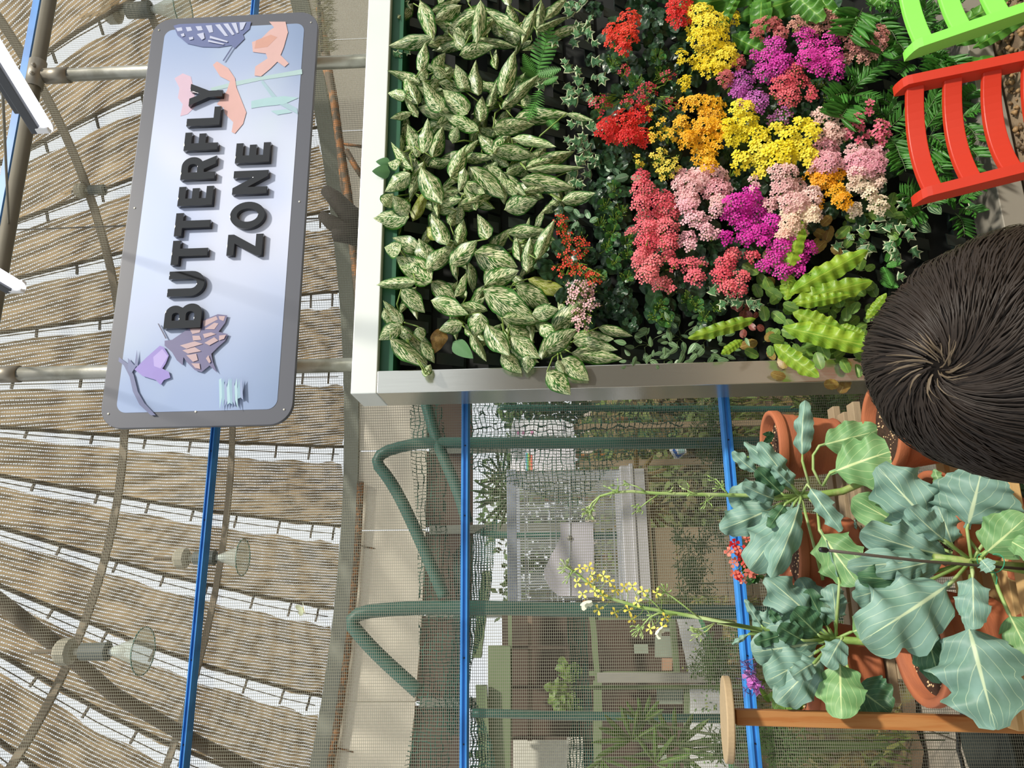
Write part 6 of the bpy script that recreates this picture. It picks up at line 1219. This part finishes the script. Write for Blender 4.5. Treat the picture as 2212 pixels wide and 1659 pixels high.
wires('back_wires', [((cl+(cr-cl)*i/nv_, YC+dpt, cbz), (cl+(cr-cl)*i/nv_, YC+dpt, ctz)) for i in range(nv_+1)]+[((cl, YC+dpt, z), (cr, YC+dpt, z)) for z in [cbz+(ctz-cbz)*k_ for k_ in (.16, .34, .6, .88)]])
for x, nme in ((cl, 'side_wires'), (cr, 'side_wires')): wires(nme, [((x, YC+dpt*i/20, cbz), (x, YC+dpt*i/20, ctz)) for i in range(21)]+[((x, YC, z), (x, YC+dpt, z)) for z in [cbz+(ctz-cbz)*k_ for k_ in (.16, .34, .6, .88)]])
b = MB(); b.box((cl-.01, YC-.01, ctz-.03), (cr+.01, YC, ctz+.03)); b.box((cl-.01, YC+dpt, ctz-.03), (cr+.01, YC+dpt+.01, ctz+.03)); b.box((cl-.012, YC-.01, ctz-.03), (cl-.002, YC+dpt+.01, ctz+.03)); b.box((cr+.002, YC-.01, ctz-.03), (cr+.012, YC+dpt+.01, ctz+.03)); b.build('top_frame', M_cagetop, cg, bevel=.004)
b = MB(); b.box((cl-.02, YC-.03, cbz-.055), (cr+.02, YC+dpt+.03, cbz)); b.box((cl-.03, YC-.045, cbz-.08), (cr+.03, YC+dpt+.045, cbz-.055)); b.build('upper_tray', M_tray, cg, bevel=.006)
b = MB(); b.box((cl-.0, YC-.035, cbz-.15), (cr-.0, YC+dpt+.03, cbz-.0805)); b.build('pull_out_tray', M_tray, cg, bevel=.006)
flat('cover_sheet', [sorted_ for sorted_ in [[(lambda q: (q.x, q.z))(at(*C4(x, y), YC-.012)) for x, y in [(415,1010),(685,1012),(690,1620),(400,1610),(330,1550),(290,1470),(285,1400),(330,1300),(380,1210),(415,1130)]]]], YC-.012, .003, mat('cover_sheet', S('d6d3de'), .7, 0, .04, 6), cg)
b = MB(); p = at(*C4(492, 1140), YC-.02); b.lathe(p, [(.001, .006), (.012, .005), (.016, 0), (.016, -.004)], 14, axis=(0, -1, 0)); b.build('clip_knob', M_galv, cg, smooth=True)
b = MB(); b.tube([at(*C4(495, 640), YC-.015), at(*C4(495, 1610), YC-.015)], .005, 6); b.build('door_rod', M_wire, cg)
# crate the cage stands on
kz = cbz-.151
ck = thing('wooden_crate', 'plank crate under the bird cage among the plants', 'crate', ((cl+cr)/2, YC+.2, 0))
for i in range(7):
    b = MB(); z0 = .03+i*(kz-.05)/7; z1 = .03+(i+1)*(kz-.05)/7-.008
    b.box((cl+.02, YC, z0), (cr-.36, YC+.02, z1)); b.build('plank', WD, ck, bevel=.002)
    for x in (cl+.02, cr-.38): b = MB(); b.box((x, YC+.021, z0), (x+.02, YC+.4, z1)); b.build('plank', WD, ck)
b = MB(); b.box((cl-.01, YC-.02, kz-.022), (cr+.01, YC+.46, kz-.001)); b.build('top_board', WD, ck, bevel=.002)
# info boards
YB = 5.3
def board(name, lab, px, Y, base, marks, group=None):
    pts = [(lambda q: (q.x, q.z))(at(x, y, Y)) for x, y in px]; cx = sum(p[0] for p in pts)/len(pts); cz = min(p[1] for p in pts)
    t = thing(name, lab, 'sign', (cx, Y, cz), group); flat('panel', [pts], Y, .02, mat('board_'+name, S(base), .6, 0, .04, 5), t)
    for mm, col in marks: flat('print', [[(lambda q: (q.x, q.z))(at(x, y, Y-.0115)) for x, y in mm]], Y-.0115, .001, pmat(col), t)
    b = MB(); b.beam((cx, Y+.03, -.02), (cx, Y+.03, max(p[1] for p in pts)-.05), .04, .03); b.build('post', WD, t); return t
cc = lambda L: [C4(x, y) for x, y in L]
mk = [(cc([(x, 268), (x+24, 268), (x+24, 296), (x, 296)]), 'd890b8') for x in (62, 105, 175)]
board('information_board', 'pale notice board with pink marks nearest the steel rail', cc([(35, 178), (440, 182), (520, 212), (528, 312), (10, 312), (20, 230)]), YB, 'eef0f4', mk+[(cc([(442, 190), (450, 190), (450, 290), (442, 290)]), '9aa0a8')])
mk = [(cc([(135+9*k_, 445+3*k_), (144+9*k_, 445+3*k_), (146+9*k_, 600+4*k_), (137+9*k_, 600+4*k_)]), ['62b8e0', '5fc89c', 'e8e070', 'f0b860', 'f08878', 'f08878'][k_]) for k_ in range(6)]
mk += [(cc([(38, 420+i*14), (118, 420+i*14), (118, 426+i*14), (38, 426+i*14)]), '6f7d78') for i in range(6)]
board('information_board', 'pale notice board with a rainbow stripe beside the cage', cc([(15, 405), (540, 405), (540, 620), (440, 650), (10, 600)]), YB, 'eeecf2', mk)
YT = 5.6; ti = thing('plant_tag', 'small blue and white picture tile standing in the grass', 'sign', at(*C4(1400, 500), YT)); P_ = lambda L, Y: [(lambda q: (q.x, q.z))(at(x, y, Y)) for x, y in cc(L)]
flat('tile', [P_([(1305,420),(1330,400),(1430,400),(1445,440),(1375,505),(1350,495)], YT)], YT, .012, pmat('dfe4e8'), ti); flat('print', [P_([(1325,425),(1345,410),(1375,465),(1430,445),(1370,490)], YT)], YT-.008, .001, pmat('2c62b4'), ti)
flat('print', [P_([(1372,412),(1425,408),(1430,440),(1378,458)], YT)], YT-.0082, .001, pmat('9fc4c4'), ti); b = MB(); q = at(*C4(1380, 470), YT); b.beam((q.x, YT+.02, 0), (q.x, YT+.02, q.z), .012, .012); b.build('pin', M_galv, ti)
# pavilion with window openings and posters
YV = 6.3
pv = setting('wall_far', 'pavilion front with brown window openings, green frames and white poster panels')
def prect(name, x0, x1, y0, y1, Y, th, m, par=pv, label=None, skew=0):
    pts = [(lambda q: (q.x, q.z))(at(x, y, Y)) for x, y in ((x0, y0), (x1, y0), (x1+skew, y1), (x0+skew, y1))]; return flat(name, [pts], Y, th, m, par, label)
M_frg = mat('green_frame', S('6a7a58'), .6, 0, .1, 8); M_gp = mat('grey_post', S('8d8c84'), .8, 0, .12, 8, stretch=(10, 10, 1)); M_bi = mat('brown_inside', S('4a3a30'), .8, 0, .2, 3, alt=S('382c24'))
prect('backing', 1085, 1560, 1318, 1700, YV+.35, .04, M_bi); prect('roof_edge', 1055, 1103, 1395, 1720, YV-.1, .08, M_frg); prect('roof_edge', 1028, 1052, 1480, 1720, YV-.2, .06, M_frg, skew=10)
prect('beam', 1042, 1062, 1235, 1420, YV-.1, .06, M_frg, skew=-22)
for x in (1273, 1445): prect('frame_bar', x, x+12, 1325, 1470, YV, .05, M_frg, skew=12)
prect('frame_bar', 1282, 1300, 1470, 1700, YV, .05, M_frg); prect('frame_bar', 1478, 1490, 1480, 1700, YV, .05, M_frg)
for y in (1330, 1450, 1480): prect('frame_bar', 1273, 1470, y, y+9, YV+.02, .05, M_frg)
prect('grey_post', 1291, 1575, 1454, 1474, YV-.12, .06, M_gp, label='grey square timber post'); prect('grey_post', 1098, 1106, 1325, 1600, YV, .06, M_frg)
for y in (1395, 1480, 1590): prect('window_bar', 1105, 1225, y, y+7, YV+.1, .04, M_bi)
prect('window_bar', 1140, 1150, 1330, 1600, YV+.12, .03, mat('wbar', S('6f5a4a'), .7)); prect('white_pane', 1108, 1260, 1592, 1700, YV+.25, .02, mat('pane_w', S('c9c8bc'), .8))
for x0, x1, y0, y1 in ((1418, 1452, 1335, 1365), (1415, 1460, 1374, 1420), (1370, 1400, 1392, 1412), (1418, 1475, 1486, 1520), (1418, 1440, 1610, 1640)): prect('hanging_card', x0, x1, y0, y1, YV+.1, .01, mat('card', S('8f9a8a'), .8))
prect('hanging_card', 1430, 1452, 1422, 1448, YV+.05, .01, mat('card_tan', S('b08a70'), .8))
PO = [([(1462,1335),(1515,1332),(1570,1450),(1488,1455)], 'poster panel nearer the cage'), ([(1490,1478),(1560,1478),(1572,1542),(1490,1542)], ''), ([(1490,1560),(1572,1560),(1590,1700),(1490,1700)], '')]
for pp_, lb in PO:
    po = flat('poster', [[(lambda q: (q.x, q.z))(at(x, y, YV-.02)) for x, y in pp_]], YV-.02, .02, mat('poster_white', S('d2d4d4'), .6, 0, .02, 4), pv)
    xs_, ys_ = [q[0] for q in pp_], [q[1] for q in pp_]
    for i in range(22):
        x, y = ru(min(xs_)+12, max(xs_)-22), ru(min(ys_)+8, max(ys_)-8); a = ru(0, 6.28); l_ = ru(5, 9); dx, dy = math.cos(a)*l_, math.sin(a)*l_
        flat('printed_leaf', [[(lambda q: (q.x, q.z))(at(x+ex, y+ey, YV-.032)) for ex, ey in ((0, 0), (dx*.5-dy*.25, dy*.5+dx*.25), (dx, dy), (dx*.5+dy*.25, dy*.5-dx*.25))]], YV-.032, .001, pmat(['6f9458', '7fae62', '4f6f44', 'a8b858'][i % 4]), po)
    flat('printed_band', [[(lambda q: (q.x, q.z))(at(x, y, YV-.031)) for x, y in ((pp_[1][0]-10, pp_[1][1]), pp_[1], pp_[2], (pp_[2][0]-10, pp_[2][1]))]], YV-.031, .001, pmat('58a070'), po)
# fan palms and leafy plants behind the screen
LM_fan = leafmat('fan_palm', S('5f8038'), S('4a6c30'), vein=S('93a858'), vn=1, vw=0, mid=.05, trans=.3, rnd=.4); LM_fand = leafmat('fan_palm_far', S('3c5a34'), S('304c2c'), trans=.2, rnd=.4)
FAN = meshes(2, LM_fan, prof=P_strap, nu=2, nv=6, fold=.2, curl=.12); FAND = meshes(2, LM_fand, prof=P_strap, nu=2, nv=6, fold=.2, curl=.12)
def fanpalm(lab, fans, Y, MS, gx, lw=.13):
    c = at(*fans[0][:2], Y); t = thing('fan_palm', lab, 'palm', (c.x, c.y, .0), 'fan palms behind the screen')
    for cx, cy, R0, a0, a1, n in fans:
        p = at(cx, cy, Y+ru(-.1, .1)); b = MB(); b.tube([(c.x, c.y, 0), (c.x*.7+p.x*.3, p.y, p.z*.6), p], [.012, .008, .005], 6); st = b.build('stalk', M_stemd, t)
        for i in range(n):
            a = math.radians(a0+(a1-a0)*i/(n-1)); L = R0*ru(.8, 1.05); e = at(cx+L*math.cos(a), cy+L*math.sin(a), p.y-ru(.02, .15))
            inst('leaf_blade', random.choice(MS), leafM(p, e, (e-p).length*lw, ru(-.5, .5)), st)
fanpalm('yellow-green fan palm between the pavilion and the platform', [(1462,1612,95,-190,10,9),(1365,1600,85,150,330,8),(1385,1560,60,-170,-30,7),(1465,1620,90,-10,110,6),(1415,1650,80,160,380,7),(1300,1640,60,20,140,5)], 4.0, FAN, 0)
fanpalm('dark fan palm against the bright windows above the cage', [(1100,1070,80,90,270,12),(1085,1030,60,100,300,10)], 7.5, FAND, 0, .09)
fanpalm('dry fan palm beside the cage tray', [(1375,1035,70,-90,40,5),(1400,1100,50,-40,60,5)], 5.0, BRZ, 0, .16)
LV = meshes(2, leafmat('lobed_far', S('7d9a4c'), S('5f8040'), vein=S('a8b870'), vn=5, vw=.1, trans=.25), prof=P_kale, nu=8, nv=14, fold=.1, curl=.3, wave=.15, rag=.15, lobe=.3, lf=4)
t = thing('leafy_plant', 'lobed green plant in front of the dark pavilion window', 'plant', at(1230, 1490, 5.2))
for x0, y0, x1, y1 in [(1230,1480,1215,1430),(1228,1490,1190,1510),(1232,1492,1200,1540),(1236,1490,1240,1550),(1235,1480,1240,1440),(1230,1485,1185,1480)]: addleaf(x0, y0, x1, y1, 26, 5.2, 5.1, random.choice(LV), t, ru(-.4, .4))
b = MB(); q = at(1230, 1486, 5.2); b.tube([(q.x, q.y, 0), q], .012, 6); b.build('stem', M_stemd, t)
# feathery asparagus ferns at the foot of the screen
def feather(lab, x, y, R0, Y, n=16):
    c = at(x, y, Y); g0 = Vector((c.x, c.y, 0 if Y > 3 else -.04)); t = thing('asparagus_fern', lab, 'plant', g0, 'feathery plants behind the screen')
    b = MB()
    for i in range(n):
        a = ru(0, 6.28); L = ru(.5, 1)*R0; e = at(x+L*math.cos(a), y+L*math.sin(a), Y+ru(-.15, .15)); m_ = c.lerp(e, .5)+Vector((0, 0, .03)); b.tube([g0+(c-g0)*.0, c, m_, e], .0025, 4, cap=False)
        for k_ in range(14):
            q = m_.lerp(e, k_/14) if k_ > 5 else c.lerp(m_, k_/6+.1)
            for _ in range(2): d = jit(1); d.normalize(); b.add([q, q+d*.04+Vector((0, 0, .004)), q+d*.045-Vector((0, 0, .004))], [(0, 1, 2)])
    b.build('fronds', mat('feather', S('3e5a30'), .6, 0, .3, 8) if 'FE' not in globals() else FE, t, kind='stuff')
FE = mat('feather', S('44612f'), .6, 0, .3, 8)
for lab, x, y, R0, Y in [('feathery plant beside the begonia, behind the blue rail', 1520, 1180, 70, 3.9), ('feathery plant between crate and blue rail', 1500, 1260, 60, 3.8), ('feathery plant above the platform', 1560, 1400, 55, 3.6), ('feathery plant touching the grey timber post', 1540, 1440, 50, 3.7), ('feathery plant under the platform', 1580, 1600, 60, 3.6), ('feathery plant beside the small tile', 1560, 1000, 60, 4.2), ('feathery plant close to the steel rail', 1540, 900, 60, 4.4), ('feathery plant by the leaning post base', 1700, 1620, 60, 3.5), ('feathery plant in the soil by the corner', 1680, 1585, 45, 3.55), ('feathery plant behind the pots', 1790, 880, 55, 3.3)]: feather(lab, x, y, R0, Y)
# black tub on the slabs
q = atz(2075, 1600, 0); q = at(2075, 1610, 2.9); q.x += .03; t = thing('black_tub', 'dark green planting tub on the slabs behind the mesh', 'tub', (q.x, 2.98, 0)); b = MB()
b.lathe((q.x-.05, 2.98, 0), [(.001, .0), (.13, 0), (.16, .13), (.17, .13), (.17, .145), (.155, .145), (.13, .04), (.001, .03)], 28); b.build('tub_body', mat('tub', S('1f2a22'), .6), t, smooth=True)
b = MB(); pts = [(q.x-.05+.165*math.cos(a/10*3.14), 2.93, .14+.12*math.sin(a/10*3.14)) for a in range(11)]; b.tube(pts, .008, 6); b.build('handle', M_black, t, smooth=True)
# driftwood and hanging moss up by the beam
M_drift = mat('driftwood', S('3f3832'), .8, 0, .3, 8, .5, 30)
t = thing('driftwood', 'dark driftwood pieces hanging beside the white top rail', 'wood', at(740, 470, 3.6))
for pts, rr in [([(702,410),(725,430),(760,470),(800,480)],(.03,.045,.06,.05)),([(694,465),(715,480),(745,500),(800,490)],(.025,.04,.05,.05)),([(720,508),(745,505),(800,520)],(.035,.05,.05))]:
    b = MB(); P_ = [at(x, y, 3.6) for x, y in pts]; b.tube(P_, list(rr), 12); b.build('branch', M_drift, t, smooth=True)
t = thing('hoop_pipes', 'two rusty pipes curving past the driftwood toward the moss', 'pipe', at(730, 300, 4.5))
for pts, r in [([(690,20),(708,140),(722,220),(735,320),(752,420),(762,520),(775,640),(785,760)], .028), ([(700,140),(716,200),(728,280),(740,400),(752,440)], .018), ([(748,325),(765,355),(785,385)], .02), ([(735,310),(790,318)], .01)]:
    b = MB(); b.tube([at(x, y, 4.5) for x, y in pts], r, 10); b.build('pipe', M_rust, t, smooth=True)
t = thing('hanging_moss', 'brown-green hanging moss plant beside the sign corner', 'plant', at(700, 20, 4.0)); b = MB()
for i in range(900):
    x, y = 668+ru(0, 40)+R_()*8, -30+145*R_(); p = at(x, y, 4+ru(-.1, .1)); d = Vector((ru(-.3, .5), ru(-.4, .2), ru(-1, -.2))).normalized()*ru(.03, .08); b.add([p, p+d*.5+Vector((.004, 0, 0)), p+d], [(0, 1, 2)])
b.build('strands', mat('moss', S('5f5a34'), .8, 0, .4, 10), t, kind='stuff'); b = MB(); b.tube([at(685, -40, 4), at(695, 110, 4)], .012, 6); b.build('stem', M_drift, t)

b = MB(); p = at(745, 470, 3.6); b.tube([p+Vector((0, 0, .02)), Vector((p.x, p.y, 5.6))], .004, 5); b.build('hanging_cord', M_drift, [o for o in COL.objects if o.name == 'driftwood'][0])
hp = [o for o in COL.objects if o.name == 'hoop_pipes'][0]; p = at(708, 140, 4.5); b = MB(); b.tube([p, Vector((p.x, p.y, 6.2))], .005, 5); b.build('hanging_wire', M_drift, hp)
# low shrubs between the cage and the drum wall
M_shr = mat('shrub', S('56682f'), .7, 0, .5, 6, alt=S('6a5a38'))
for i, (x, y, Y, w_, lab) in enumerate([(1330, 905, 7.2, .55, 'low shrub nearest the steel rail behind the green pipe'), (1340, 1010, 7.6, .6, 'low shrub right of the small picture tile'), (1430, 1060, 6.4, .4, 'small brown-green shrub beside the cage tray'), (1240, 985, 8.2, .6, 'dim shrub behind the notice boards'), (1290, 1200, 9.4, .7, 'shrub seen through the bird cage'), (1400, 890, 6.3, .4, 'grassy shrub in front of the steel rail'), (1480, 960, 5.8, .3, 'low tuft beside the small picture tile')]):
    c = at(x, y, Y); c.z = max(c.z, .1); t = thing('shrub', lab, 'shrub', (c.x, c.y, 0), 'low shrubs behind the screen'); b = MB(); b.tube([(c.x, c.y, 0), (c.x, c.y, c.z)], .02, 5); b.build('stem', M_rust, t)
    b = MB(); leafball(b, Vector((c.x, c.y, c.z*.6+.1)), w_, 1100, .09, .8); b.build('foliage', M_shr, t, kind='stuff')
